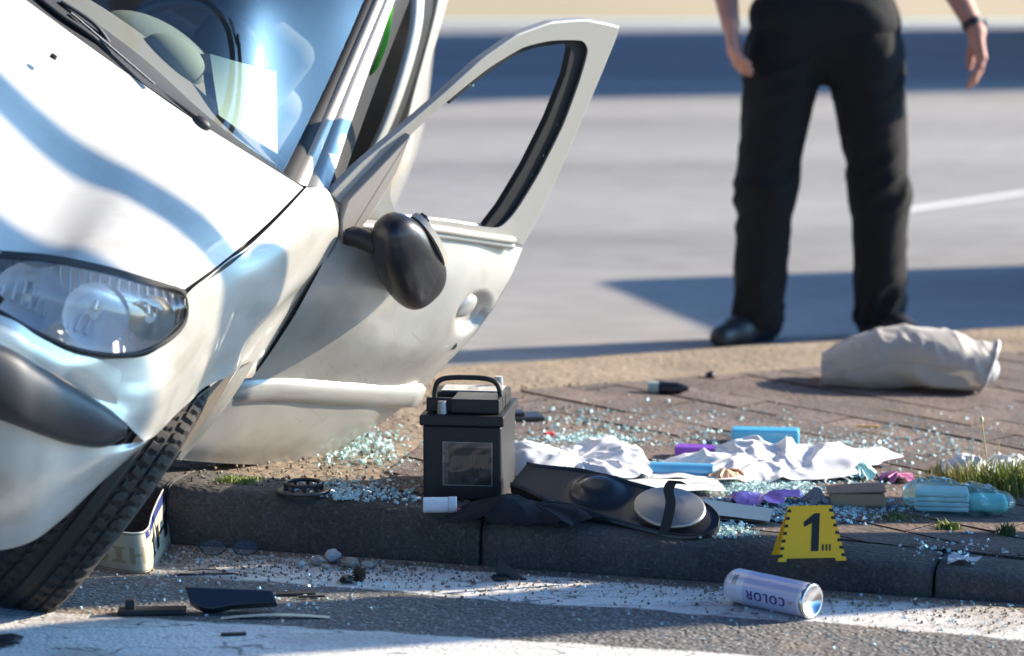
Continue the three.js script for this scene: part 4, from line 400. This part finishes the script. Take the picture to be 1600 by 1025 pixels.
// ------------------------------------------------------------------ debris on the road
function onR(o, px, py, ry = 0, dy = 0) { o.position.copy(onRoad(px, py, dy)); o.rotation.y = ry; return o; }
{ const pts = [onRoad(140, 884), onRoad(185, 893), onRoad(222, 897), onRoad(238, 890), onRoad(246, 872), onRoad(266, 838)]; const c0 = pts[2].clone(), cv = new THREE.CatmullRomCurve3(pts.map((p) => p.clone().sub(c0)), false, 'catmullrom', 0.6); const tx = canvasTex(512, 256, (c, W, Hh) => { c.fillStyle = '#d9d6cc'; c.fillRect(0, 0, W, Hh); c.fillStyle = '#2b3f8f'; c.fillRect(W * 0.55, 0, W * 0.45, 52); c.fillStyle = '#e8e6de'; c.font = 'bold 40px sans-serif'; c.fillText('H', W * 0.62, 42); c.strokeStyle = '#777'; c.lineWidth = 5; c.strokeRect(8, 8, W - 16, Hh - 16); c.fillStyle = '#1c1c1e'; c.font = 'bold 150px sans-serif'; c.save(); c.translate(W * 0.66, 70); c.transform(1, 0, -0.15, 1, 0, 0); c.fillText('IH', 0, 130); c.restore(); c.fillStyle = '#b9b29d'; c.fillText('SIH', 15, 200); });
  const g = thing('licence_plate', 'bent licence plate curled on the road beside the tyre', 'plate', c0); const pl = gridGeo(60, 10, (u, v) => { const p = cv.getPoint(u), lean = (v - 0.3) * 0.035 * (u - 0.5); return V(p.x + lean - (1 - v) * 0.02 * (1 - u), 0.003 + (1 - v) * (0.078 + 0.03 * sst(0.6, 1, u)), p.z); }); const uv = pl.attributes.uv; for (let i = 0; i < uv.count; i++) uv.setY(i, 1 - uv.getY(i)); mesh('plate', pl, mat([0.72, 0.67, 0.56], 0.5, { map: tx, metalness: 0.2 }), g); mesh('plate_rim', tube(Array.from({ length: 30 }, (_, i) => { const u = i / 29, p = cv.getPoint(u); return V(p.x - 0.3 * 0.035 * (u - 0.5) - 0.02 * (1 - u), 0.082 + 0.03 * sst(0.6, 1, u), p.z); }), 0.002, 60, 5), mat([0.7, 0.68, 0.62], 0.4, { metalness: 0.4 }), g); }
{ const g = thing('eyeglasses', 'pair of eyeglasses lying against the foot of the kerb', 'glasses', onRoad(358, 869)); g.rotation.y = 0.12; for (const s of [-1, 1]) { const f = mesh('rim', new THREE.TorusGeometry(0.022, 0.0013, 8, 40).scale(1.18, 0.72, 1).translate(s * 0.033, 0.018, 0), M2.blackPl, g); mesh('lens', new THREE.CircleGeometry(0.0218, 32).scale(1.18, 0.72, 1).translate(s * 0.033, 0.018, 0), mat([0.8, 0.85, 0.85], 0.05, { transmission: 1, thickness: 0 }), g); mesh('temple', tube([V(s * 0.059, 0.02, 0), V(s * 0.062, 0.02, -0.02), V(s * 0.05, 0.012, -0.06)], 0.0015, 12, 5), M2.blackPl, g); } mesh('bridge', tube([V(-0.008, 0.021, 0), V(0, 0.024, 0.001), V(0.008, 0.021, 0)], 0.0014, 8, 5), M2.blackPl, g); g.rotation.x = -0.25; }
{ const g = thing('trim_strip', 'broken black and navy bumper trim lying on the road by the tyre', 'trim', onRoad(310, 958)); g.rotation.y = 0.06; mesh('bracket', merge([box(0.125, 0.01, 0.035, -0.085, 0.006, 0, 0.002), box(0.018, 0.022, 0.02, -0.125, 0.018, 0.0, 0.002)]), M2.blackPl, g); const s = new THREE.Shape([[-0.02, 0.036], [0.135, 0.026], [0.142, 0.008], [0.06, 0.004], [0.03, -0.002], [0.01, 0.0], [-0.012, 0.012]].map(([a, b]) => new THREE.Vector2(a, b))); const e = new THREE.ExtrudeGeometry(s, { depth: 0.03, bevelEnabled: true, bevelThickness: 0.003, bevelSize: 0.003, bevelSegments: 2 }); e.rotateX(-0.5); e.translate(0, 0.003, -0.005); mesh('shell', e, mat([0.02, 0.024, 0.036], 0.45, { clearcoat: 0.3 }), g); }
const shard = (w, h, d, s) => { const g = new THREE.IcosahedronGeometry(1, 1), p = g.attributes.position; for (let i = 0; i < p.count; i++) { const k = 0.75 + 0.5 * h2(Math.round(p.getX(i) * 9), Math.round(p.getY(i) * 9) + 7 * Math.round(p.getZ(i) * 9), s); p.setXYZ(i, p.getX(i) * k * w / 2, p.getY(i) * k * h / 2, p.getZ(i) * k * d / 2); } g.computeVertexNormals(); return g; };
function spall(name, label, cat, px, py, geo, m, ry = 0, group) { const o = mesh(name, geo, m); geo.computeBoundingBox(); tag(o, label, cat, group); onR(o, px, py, ry); o.position.y = -geo.boundingBox.min.y + 0.001; return o; }
spall('plastic_shard', 'pointed black plastic shard upright against the kerb below the black cloth', 'shard', 797, 905, merge([tris([[V(-0.03, 0, 0), V(0.032, 0.0, 0.012), V(-0.02, 0.04, -0.004)], [V(-0.03, 0, 0), V(-0.02, 0.04, -0.004), V(-0.012, 0.0, -0.03)], [V(0.032, 0, 0.012), V(-0.012, 0.0, -0.03), V(-0.02, 0.04, -0.004)]]), box(0.03, 0.008, 0.02, -0.02, 0.005, 0.012, 0.002)]), mat([0.015, 0.016, 0.022], 0.35));
spall('plastic_shard', 'dark plastic piece on the road paint', 'shard', 8, 1008, shard(0.06, 0.02, 0.05, 3), M2.blackPl);
spall('plastic_strip', 'thin black plastic strip on gritty road', 'strip', 462, 930, merge([box(0.075, 0.005, 0.02, 0, 0.003, 0, 0.001), box(0.05, 0.004, 0.008, 0.03, 0.004, 0.03, 0.001)]), M2.blackPl, 0.1);
spall('plastic_strip', 'short dark splinter on the white road paint', 'splinter', 365, 993, box(0.045, 0.004, 0.012, 0, 0.002, 0, 0.001), M2.blackPl, 0.15);
spall('black_clip', 'small black plastic clip beside the pine cone', 'clip', 541, 912, shard(0.026, 0.016, 0.02, 9), M2.blackPl);
{ const c = [shard(0.02, 0.03, 0.02, 11)]; for (let i = 0; i < 60; i++) { const a = i * 2.4, y = (i / 60 - 0.5) * 0.028, r = 0.011 * Math.sqrt(1 - (y / 0.016) ** 2); const b = box(0.0055, 0.0015, 0.004, 0, 0, 0, 0); b.rotateY(-a); b.translate(Math.cos(a) * r, y, Math.sin(a) * r); c.push(b); } spall('pine_cone', 'small brown pine cone on the road near the kerb', 'pine cone', 561, 910, merge(c), mat([0.06, 0.035, 0.022], 0.9)); }
spall('bark_strip', 'pink beige plastic strip on the road beside the licence plate', 'strip', 320, 897, gridGeo(20, 3, (u, v) => V((u - 0.5) * 0.13, 0.002 + 0.008 * Math.sin(u * 3.1) * (0.5 + v), (v - 0.5) * 0.02)), mat([0.6, 0.42, 0.36], 0.7), 0.1);
spall('pale_strip', 'pale yellow plastic strip beneath the navy trim', 'strip', 430, 966, gridGeo(24, 3, (u, v) => V((u - 0.5) * 0.2, 0.002 + 0.006 * Math.sin(u * 3.1), (v - 0.5) * 0.018)), mat([0.62, 0.56, 0.42], 0.6), 0.03);
[[495, 884, 0.03, 0.02], [520, 880, 0.035, 0.026], [548, 886, 0.045, 0.018], [575, 889, 0.028, 0.014], [470, 888, 0.022, 0.014], [604, 892, 0.03, 0.01], [508, 890, 0.02, 0.012]].forEach(([px, py, w, h], i) => spall('stone_chip', ['tan stone chip at the kerb foot beside the glasses', 'grey rounded stone chip standing highest in the kerb litter', 'long brown stone chip lying beside the pine cone', 'small tan stone chip behind the pine cone', 'small grey stone chip in the grit', 'thin flat brown stone chip close to the kerb joint', 'tiny tan stone chip resting against the tall grey chip'][i], 'stone', px, py, shard(w, h, w * 0.8, 20 + i), mat([[0.36, 0.33, 0.28], [0.42, 0.42, 0.4], [0.3, 0.27, 0.22]][i % 3], 0.9), i, 'stone chips along the kerb'));
// loose matter nobody could count
function scatter(name, label, n, geo, m, at, size, colors) { const I = new THREE.InstancedMesh(geo, m, n), d = new THREE.Object3D(); for (let i = 0; i < n; i++) { const p = at(); const s = size(); d.position.copy(p); d.rotation.set(rnd() * 6, rnd() * 6, rnd() * 6); d.scale.set(s, s * rr(0.6, 1), s * rr(0.7, 1.2)); d.updateMatrix(); I.setMatrixAt(i, d.matrix); if (colors) I.setColorAt(i, C(...colors[Math.floor(rnd() * colors.length)])); } I.name = numbered(name); I.castShadow = I.receiveShadow = true; tag(I, label, name.replace(/_/g, ' '), null, 'stuff'); scene.add(I); return I; }
const gauss = () => (rnd() + rnd() + rnd() - 1.5) * 0.8;
const zonesP = [[1190, 765, 190, 32, 5], [1000, 745, 120, 30, 2], [1230, 700, 240, 38, 2], [560, 770, 120, 22, 1.0], [560, 700, 110, 40, 1.0], [1000, 660, 300, 35, 0.9], [1300, 800, 160, 22, 1.3], [1130, 830, 60, 14, 0.7], [1450, 690, 150, 60, 0.5], [900, 690, 120, 15, 1.2], [1500, 860, 120, 30, 0.15]], zt = zonesP.reduce((a, z) => a + z[4], 0);
const paveSpot = () => { let r = rnd() * zt, z = zonesP[0]; for (const q of zonesP) { if ((r -= q[4]) < 0) { z = q; break; } } const p = onPave(z[0] + gauss() * z[2], clamp(z[1] + gauss() * z[3], 600, 900)); return p; };
const okPave = () => { for (let k = 0; k < 20; k++) { const p = paveSpot(); if (nOf(p.x, p.z) < -0.02) return p.add(V(0, 0.003, 0)); } return onPave(1190, 765); };
scatter('glass_crumbs', 'crumbs of shattered safety glass strewn over the pavement', 9000, new THREE.BoxGeometry(1, 0.7, 1), mat([0.74, 0.9, 0.87], 0.08, { transmission: 0.35, thickness: 0, clearcoat: 1 }), okPave, () => 0.002 + 0.0075 * rnd() ** 2);
const roadSpot = (l) => () => { for (;;) { const t = rr(-1.2, 2.2), n = 0.02 + Math.abs(gauss()) * l; const p = kerbPt(t, n, 0.002); if (rnd() < (t < 0.6 ? 1 : 0.35)) return p; } };
scatter('glass_crumbs', 'sparse crumbs of broken glass on the road', 900, new THREE.BoxGeometry(1, 0.7, 1), mat([0.74, 0.9, 0.88], 0.08, { transmission: 0.35, thickness: 0, clearcoat: 1 }), roadSpot(0.6), () => rr(0.0025, 0.006));
scatter('gravel', 'tan grit and gravel gathered on the road along the kerb', 7000, new THREE.IcosahedronGeometry(0.5, 0), mat(0xffffff, 0.95), roadSpot(0.28), () => 0.0015 + 0.006 * rnd() ** 2, [[0.34, 0.26, 0.17], [0.25, 0.2, 0.15], [0.42, 0.37, 0.3], [0.16, 0.13, 0.1]]);
scatter('soil_grit', 'brown soil crumbs and litter on the sandy pavement', 3500, new THREE.IcosahedronGeometry(0.5, 0), mat(0xffffff, 1), () => { const p = onPave(rr(280, 1250), rr(595, 800)); if (nOf(p.x, p.z) > -0.03) p.addScaledVector(KN, -0.25); p.y = paveY(p.x, p.z) + 0.002; return p; }, () => 0.0015 + 0.008 * rnd() ** 2, [[0.2, 0.15, 0.1], [0.28, 0.22, 0.15], [0.1, 0.075, 0.055], [0.4, 0.35, 0.28]]);
// grass, moss and weeds
function tuft(name, label, cat, px, py, n, w, h, col, s) { const b = []; for (let i = 0; i < n; i++) { const x = gauss() * w, z = gauss() * w * 0.7, a = rnd() * 6.28, hh = h * rr(0.4, 1), bend = rr(0.1, 0.7) * hh, wd = rr(0.0012, 0.0026); const dx = Math.cos(a), dz = Math.sin(a), p = (t) => V(x + dx * bend * t * t, hh * t, z + dz * bend * t * t), e = V(-dz * wd, 0, dx * wd); const A = p(0), B = p(0.55), T = p(1); b.push([A.clone().sub(e), A.clone().add(e), B.clone().add(e)], [A.clone().sub(e), B.clone().add(e), B.clone().sub(e)], [B.clone().sub(e), B.clone().add(e), T]); } const o = mesh(name, tris(b), mat(col, 0.8, { transmission: 0.25, thickness: 0 })); tag(o, label, cat); o.position.copy(onPave(px, py)); return o; }
tuft('grass_clump', 'large green grass clump growing between pavers behind the teal packet', 'grass', 1575, 770, 420, 0.11, 0.085, [0.24, 0.27, 0.05]); tuft('grass_clump', 'dry yellowing grass clump beside the white rag', 'grass', 1500, 752, 130, 0.09, 0.05, [0.3, 0.27, 0.09]); tuft('grass_tuft', 'small green grass tuft in a paver joint near the marker', 'grass', 1483, 828, 90, 0.03, 0.022, [0.2, 0.27, 0.05]); tuft('weed', 'small leafy weed in front of the teal packet', 'weed', 1572, 838, 60, 0.018, 0.035, [0.1, 0.15, 0.04]); tuft('moss_patch', 'low green moss and weeds beneath the open door', 'moss', 372, 752, 320, 0.05, 0.013, [0.2, 0.26, 0.05]); tuft('grass_tuft', 'sparse low grass among glass crumbs beside the brown book', 'grass', 1400, 812, 140, 0.07, 0.018, [0.17, 0.19, 0.06]);
for (const [px, py, h, lean, lab] of [[1545, 762, 0.15, -0.02, 'tall thin seed stalk with a pale head beside the rag'], [1578, 765, 0.1, 0.05, 'short leaning dry stalk above the grass clump']]) { const g = thing('seed_stalk', lab, 'plant', onPave(px, py)); mesh('stem', tube([V(0, 0, 0), V(lean * 0.3, h * 0.4, 0), V(lean, h, 0)], 0.0016, 16, 5), mat([0.45, 0.4, 0.18], 0.8), g); mesh('seed_head', new THREE.SphereGeometry(0.005, 10, 8).scale(1, 1.5, 1).translate(lean, h, 0), mat([0.7, 0.65, 0.45], 0.9), g); mesh('side_stem', tube([V(lean * 0.3, h * 0.35, 0), V(0.015, h * 0.5, 0.004), V(0.02, h * 0.7, 0.004)], 0.001, 10, 4), mat([0.42, 0.4, 0.16], 0.8), g); }
// ------------------------------------------------------------------ people
const skinM = mat([0.5, 0.235, 0.17], 0.6), blackTrouser = mat([0.005, 0.0048, 0.005], 0.9), blackShirt = mat([0.006, 0.006, 0.007], 0.9);
function handBones(w, dir, nrm, side, curl) {          // wrist, direction of the fingers, palm normal, thumb side -> capsules
  const S = dir.clone().cross(nrm).normalize().multiplyScalar(side), out = [], pt = (a, b, c) => w.clone().addScaledVector(dir, a).addScaledVector(S, b).addScaledVector(nrm, c).toArray();
  for (const [b, r] of [[-0.026, 0.013], [-0.009, 0.014], [0.009, 0.014], [0.026, 0.0135]]) out.push([pt(0.0, b * 0.6, 0), pt(0.085, b, 0.002), r + 0.002, r]);
  [[-0.029, 0.06, 0.0085], [-0.01, 0.074, 0.0092], [0.01, 0.08, 0.0095], [0.029, 0.07, 0.009]].forEach(([b, l, r], i) => { const c = curl * (1 + 0.15 * (3 - i)); const k1 = pt(0.085, b, 0.002), k2 = pt(0.085 + l * 0.45, b * 1.06, 0.002 + l * 0.16 * c), k3 = pt(0.085 + l * 0.76, b * 1.08, 0.002 + l * 0.42 * c), k4 = pt(0.085 + l * 0.95, b * 1.06, 0.002 + l * 0.68 * c); out.push([k1, k2, r, r * 0.95], [k2, k3, r * 0.95, r * 0.88], [k3, k4, r * 0.88, r * 0.76]); });
  const t0 = pt(0.02, 0.022, 0.008), t1 = pt(0.052, 0.05, 0.018), t2 = pt(0.08, 0.054, 0.026), t3 = pt(0.102, 0.05, 0.032); out.push([t0, t1, 0.016, 0.0125], [t1, t2, 0.0115, 0.0105], [t2, t3, 0.0105, 0.0085]); return out; }
function makePerson(o) {
  const k = (b) => (x, y, z) => { let d = 1e9; for (const [p, q, ra, rb] of b) d = smin(d, cap(x, y, z, p, q, ra, rb), 0.012); return d; };
  const parts = {}; const [aL, aR] = [o.ankleL, o.ankleR], kL = o.kneeL, kR = o.kneeR;
  const rg = (x, y, k) => 1 - Math.abs(2 * vn(x, y, k) - 1), fold = (x, y, z, s) => { const a = Math.atan2(z, x - Math.sign(x) * 0.18), w = 0.25 + 0.9 * Math.exp(0 - ((y - 0.47) / 0.1) ** 2) + 1.1 * sst(0.26, 0.1, y) + 0.5 * Math.exp(0 - ((y - 0.82) / 0.1) ** 2); return 0.016 * w * (0.55 - rg(y * 15 + a * 1.1 + x * 3, a * 1.2 + y * 3, s) ** 1.5) + 0.005 * (n3(x * 14, y * 12, z * 14, s) - 0.5); };
  const tr = (x, y, z) => { let d = cap(x, y, z, [-0.1, 0.92, 0], [0.1, 0.92, 0], 0.122, 0.122, 0.88); d = smin(d, cap(x, y, z, [-0.05, 1.0, 0], [0.05, 1.0, 0], 0.115, 0.115, 0.85), 0.05); for (const [hp, kn, an] of [[[-0.125, 0.87, 0], kL, aL], [[0.125, 0.87, 0], kR, aR]]) { let l = cap(x, y, z, hp, kn, 0.112, 0.08); l = smin(l, cap(x, y, z, kn, an, 0.08, 0.07), 0.03); d = smin(d, l, 0.025); } d += fold(x, y, z, o.seed) - 0.008; return Math.max(d, 0.045 - y, y - 1.04); };
  parts.trousers = sdfGeo(tr, V(0, 0.53, 0), 1.14, 112);
  const sh = (x, y, z) => { let d = cap(x, y, z, [-0.095, 0.98, 0], [0.095, 0.98, 0], 0.135, 0.135, 0.9); d = smin(d, cap(x, y, z, [-0.075, 1.3, 0], [0.075, 1.3, 0], 0.128, 0.128, 0.84), 0.14); d = smin(d, cap(x, y, z, [-0.13, 1.41, -0.01], [0.13, 1.41, -0.01], 0.07, 0.07), 0.07); for (const [s, e] of [[[-0.18, 1.41, -0.01], o.elbowL], [[0.18, 1.41, -0.01], o.elbowR]]) { const h = s.map((q, i) => lerp(q, e[i], 0.72)); d = smin(d, Math.max(cap(x, y, z, s, h, 0.068, 0.064), 0), 0.03); } d += 0.008 * (n3(x * 10, y * 9, z * 10, o.seed + 4) - 0.5) + 0.004 * Math.sin(y * 40 + x * 20); return Math.max(d, 0.915 + 0.012 * Math.sin(x * 30) - y, y - 1.475 + 3 * Math.max(0, 0.06 - Math.hypot(x, z)) * 0); };
  parts.shirt = sdfGeo(sh, V(0, 1.22, 0), 0.92, 92);
  const skin = [];
  for (const [s, e, w, sd] of [[[-0.18, 1.41, -0.01], o.elbowL, o.wristL, 1], [[0.18, 1.41, -0.01], o.elbowR, o.wristR, -1]]) { const dir = V(...w).sub(V(...e)).normalize(), hd = V(dir.x * 0.6, dir.y - 0.5, dir.z * 0.6).normalize(), side = V(sd, 0, 0), nrm = side.addScaledVector(hd, -side.dot(hd)).normalize(); const hb = handBones(V(...w), hd, nrm, sd > 0 ? -1 : 1, o.curl ?? 0.7), c = V(...w).addScaledVector(hd, 0.09);
    skin.push(sdfGeo((x, y, z) => Math.min(smin(cap(x, y, z, e, w, 0.043, 0.028), k(hb)(x, y, z), 0.015), 1), c.clone().addScaledVector(hd, -0.03), 0.3, 96)); const arm = (x, y, z) => Math.max(smin(cap(x, y, z, s, e, 0.055, 0.043), cap(x, y, z, e, w, 0.045, 0.028), 0.02), (V(x, y, z).sub(c).length() < 0.1 ? 0.02 : -1)); const ctr = V(...s).add(V(...w)).multiplyScalar(0.5); skin.push(sdfGeo(arm, ctr, 0.8, 80)); }
  const head = (x, y, z) => { let d = cap(x, y, z, [0, 1.66, -0.012], [0, 1.67, -0.012], 0.092, 0.094, 1.12); d = smin(d, cap(x, y, z, [0, 1.585, 0.03], [0, 1.57, 0.045], 0.058, 0.04), 0.04); d = smin(d, cap(x, y, z, [0, 1.43, -0.02], [0, 1.6, -0.01], 0.062, 0.058), 0.03); d = smin(d, cap(x, y, z, [0, 1.655, 0.09], [0, 1.62, 0.108], 0.01, 0.015), 0.015); for (const s of [-1, 1]) { d = smin(d, cap(x, y, z, [s * 0.088, 1.635, -0.015], [s * 0.092, 1.665, -0.025], 0.012, 0.016, 1), 0.01); d = Math.max(d, -(Math.hypot(x - s * 0.033, y - 1.66, z - 0.106) - 0.017)); d = Math.min(d, Math.hypot(x - s * 0.033, y - 1.66, z - 0.083) - 0.0125); } d = Math.max(d, -cap(x, y, z, [-0.022, 1.588, 0.101], [0.022, 1.588, 0.101], 0.0035, 0.0035)); return d; };
  skin.push(sdfGeo(head, V(0, 1.59, 0.01), 0.4, 90)); parts.body = merge(skin.map((g) => { g.deleteAttribute('uv'); return g; }));
  parts.hair = sdfGeo((x, y, z) => Math.max(cap(x, y, z, [0, 1.67, -0.018], [0, 1.68, -0.018], 0.1, 0.1, 1.12) + 0.004 * (n3(x * 60, y * 60, z * 60, 2) - 0.5), 1.66 + 0.6 * Math.max(0, z + 0.0) * 1.0 - y + (z > 0.04 ? (z - 0.04) * 1.2 : 0) - 0.05 * sst(0, -0.08, z)), V(0, 1.68, 0), 0.3, 60);
  for (const [n, a, tw] of [['L', aL, o.toeL], ['R', aR, o.toeR]]) { const f = V(Math.sin(tw), 0, Math.cos(tw)), A = V(a[0], 0.0, a[2]), P = (s, y) => A.clone().addScaledVector(f, s).setY(y).toArray(); parts['shoe' + n] = sdfGeo((x, y, z) => { let d = cap(x, y, z, P(-0.05, 0.055), P(-0.03, 0.085), 0.046, 0.046); d = smin(d, cap(x, y, z, P(-0.04, 0.045), P(0.1, 0.04), 0.044, 0.047), 0.03); d = smin(d, cap(x, y, z, P(0.1, 0.04), P(0.18, 0.032), 0.046, 0.034), 0.02); return Math.max(d, 0.002 - y); }, V(A.x + f.x * 0.05, 0.09, A.z + f.z * 0.05), 0.42, 64); }
  return parts; }
function addPerson(P, label, x, z, ry, o, group) { const g = thing('person', label, 'person', V(x, 0, z), group); g.rotation.y = ry; mesh('body', P.body, skinM, g); mesh('trousers', P.trousers, blackTrouser, g); mesh('shirt', P.shirt, blackShirt, g); mesh('hair', P.hair, mat([0.04, 0.025, 0.016], 0.8), g); mesh('shoe', P.shoeL, M2.blackPl, g); mesh('shoe', P.shoeR, M2.blackPl, g);
  const w = V(...o.wristR), e = V(...o.elbowR), d = e.clone().sub(w).normalize(), at = w.clone().addScaledVector(d, 0.025), q = new THREE.Quaternion().setFromUnitVectors(V(0, 1, 0), d); const wg = new THREE.CylinderGeometry(0.0345, 0.0335, 0.022, 28, 1, true).applyQuaternion(q).translate(at.x, at.y, at.z); const wt = mesh('watch', wg, M2.blackPl, g); mesh('watch_face', new THREE.CylinderGeometry(0.019, 0.019, 0.01, 28).rotateZ(Math.PI / 2).applyQuaternion(q).translate(at.x + 0.034, at.y, at.z), mat([0.8, 0.8, 0.82], 0.15, { metalness: 0.8 }), wt); return g; }
const pose = { ankleL: [-0.195, 0.07, 0.03], ankleR: [0.19, 0.07, -0.03], kneeL: [-0.178, 0.46, 0.05], kneeR: [0.176, 0.46, 0.02], toeL: -0.75, toeR: 0.45, elbowL: [-0.31, 1.13, -0.06], elbowR: [0.37, 1.14, -0.08], wristL: [-0.295, 0.98, 0.1], wristR: [0.46, 0.95, 0.02], seed: 3, curl: 0.8 };
const PP = makePerson(pose);
{ const f = onRoad(1178, 533), c = V(f.x + 0.205, 0, f.z - 0.03); addPerson(PP, 'person in black shirt and trousers with a wristwatch standing behind the pavement', c.x, c.z, 0, pose); }
// things added outside the frame only to throw the shade seen in it
const atUQ = (u, q) => V(0.964 * u - 0.265 * q, 0, -(0.265 * u + 0.964 * q)), uq = (p) => [0.964 * p.x - 0.265 * p.z * 1, 0];
const sunYaw = Math.atan2(0.265, 0.964);
{ const a = atUQ(3.62, 5.06), b = atUQ(4.1, 4.74); addPerson(PP, 'unseen bystander in dark clothes added to throw shade over the pavement and kerb', a.x, a.z, 0.27, pose); addPerson(PP, 'second unseen bystander in dark clothes added to throw shade over the road', b.x, b.z, 0.2, pose); for (const p of scene.children.filter((c) => c.name === 'person_001' || c.name === 'person_002')) p.position.y = nOf(p.position.x, p.position.z) < 0 ? paveY(p.position.x, p.position.z) : 0; }  // both bystanders are added out of view for their shadows along the kerb
{ const bp = Q(150, 215, 0.1).applyMatrix4(car.matrixWorld), q = -0.265 * bp.x - 0.964 * bp.z, p = atUQ(4.6, q); const g = thing('added_sign_post', 'unseen grey steel sign post with a round blue sign added to shade the bonnet', 'sign', p); mesh('pole', new THREE.CylinderGeometry(0.055, 0.055, 3.4, 24).translate(0, 1.7, 0), mat([0.35, 0.35, 0.36], 0.5, { metalness: 0.6 }), g); mesh('sign_face', new THREE.CylinderGeometry(0.3, 0.3, 0.01, 40).rotateX(Math.PI / 2).translate(0, 3.6, 0.06), mat([0.05, 0.12, 0.5], 0.4), g); mesh('base', new THREE.CylinderGeometry(0.09, 0.11, 0.06, 24).translate(0, 0.03, 0), mat([0.3, 0.3, 0.3], 0.7), g);  // post added out of view to draw the narrow shadow across the bonnet
  const b2 = Q(60, 390, 0.45).applyMatrix4(car.matrixWorld), q2 = -0.265 * b2.x - 0.964 * b2.z, p2 = atUQ(5.5, q2 - 0.05), l = thing('added_lamp_post', 'unseen grey tapered street lamp post added to shade the bonnet front', 'lamp post', p2); mesh('column', new THREE.CylinderGeometry(0.07, 0.12, 6, 24).translate(0, 3, 0), mat([0.3, 0.3, 0.31], 0.6, { metalness: 0.5 }), l); mesh('lantern', box(0.5, 0.1, 0.2, -0.2, 6.02, 0, 0.04), mat([0.25, 0.25, 0.26], 0.5), l); mesh('base', new THREE.CylinderGeometry(0.13, 0.15, 0.5, 24).translate(0, 0.25, 0), mat([0.28, 0.28, 0.28], 0.7), l); }  // second post, added unseen to shade the front of the bonnet
{ // parked car added out of view for its shadow, tail towards the pavement
  const c = atUQ(8.0, 8.4), g = thing('added_parked_car', 'unseen dark blue parked hatchback added to shade the far road near the person', 'car', V(c.x, 0, c.z)); g.rotation.y = sunYaw; const pr = [[-1.85, 0.35], [-1.9, 0.8], [-1.72, 1.3], [-1.45, 1.5], [-0.6, 1.5], [0.3, 1.02], [1.5, 0.82], [1.85, 0.62], [1.88, 0.3]]; const s = new THREE.Shape(pr.map(([a, b]) => new THREE.Vector2(a, b))); const e = new THREE.ExtrudeGeometry(s, { depth: 1.5, bevelEnabled: true, bevelThickness: 0.08, bevelSize: 0.06, bevelSegments: 4 }); e.translate(0, 0, -0.75); mesh('body', e, mat([0.03, 0.06, 0.16], 0.3, { clearcoat: 1 }), g);
  for (const z of [-0.832, 0.832]) { mesh('side_window', new THREE.ShapeGeometry(new THREE.Shape([[-1.5, 0.95], [-1.35, 1.4], [-0.62, 1.4], [0.1, 0.98]].map(([a, b]) => new THREE.Vector2(a, b)))).translate(0, 0, z), mat([0.02, 0.025, 0.03], 0.08), g); for (const x of [-1.15, 1.2]) { const w = mesh('wheel', new THREE.TorusGeometry(0.22, 0.085, 12, 36).translate(x, 0.305, z * 0.93), M_.rubber, g); mesh('rim', new THREE.CylinderGeometry(0.18, 0.18, 0.12, 28).rotateX(Math.PI / 2).translate(x, 0.305, z * 0.93), M_.chrome, w); } }
  mesh('rear_window', box(0.02, 0.36, 1.2, -1.66, 1.18, 0, 0.005).rotateZ(0), mat([0.02, 0.025, 0.03], 0.08), g); for (const z of [-0.62, 0.62]) { mesh('tail_light', box(0.04, 0.22, 0.16, -1.95, 0.85, z, 0.02), mat([0.4, 0.01, 0.01], 0.3), g); mesh('headlight', box(0.06, 0.12, 0.24, 1.88, 0.62, z, 0.03), M_.chrome, g); } }
{ // building added out of view to lay shade over the far road
  const c = atUQ(24, 26), g = thing('added_building', 'unseen pale three storey building with a flat roof added to shade the far road', 'building', V(c.x, 0, c.z)); g.rotation.y = sunYaw; mesh('wall', box(16, 11.5, 13, 0, 5.75, 0, 0.02), mat([0.5, 0.46, 0.4], 0.9), g); mesh('roof', box(16.6, 0.4, 13.6, 0, 11.7, 0, 0.05), mat([0.2, 0.19, 0.18], 0.9), g); for (let f = 0; f < 3; f++) for (let i = 0; i < 5; i++) { const wn = mesh('window', box(0.06, 1.5, 1.2, -8.02, 2.2 + f * 3.4, -5 + i * 2.5, 0.01), mat([0.75, 0.75, 0.75], 0.5), g); mesh('pane', box(0.02, 1.3, 1.0, -8.06, 2.2 + f * 3.4, -5 + i * 2.5, 0), mat([0.04, 0.06, 0.08], 0.05), wn); } }

renderer.render(scene, camera);
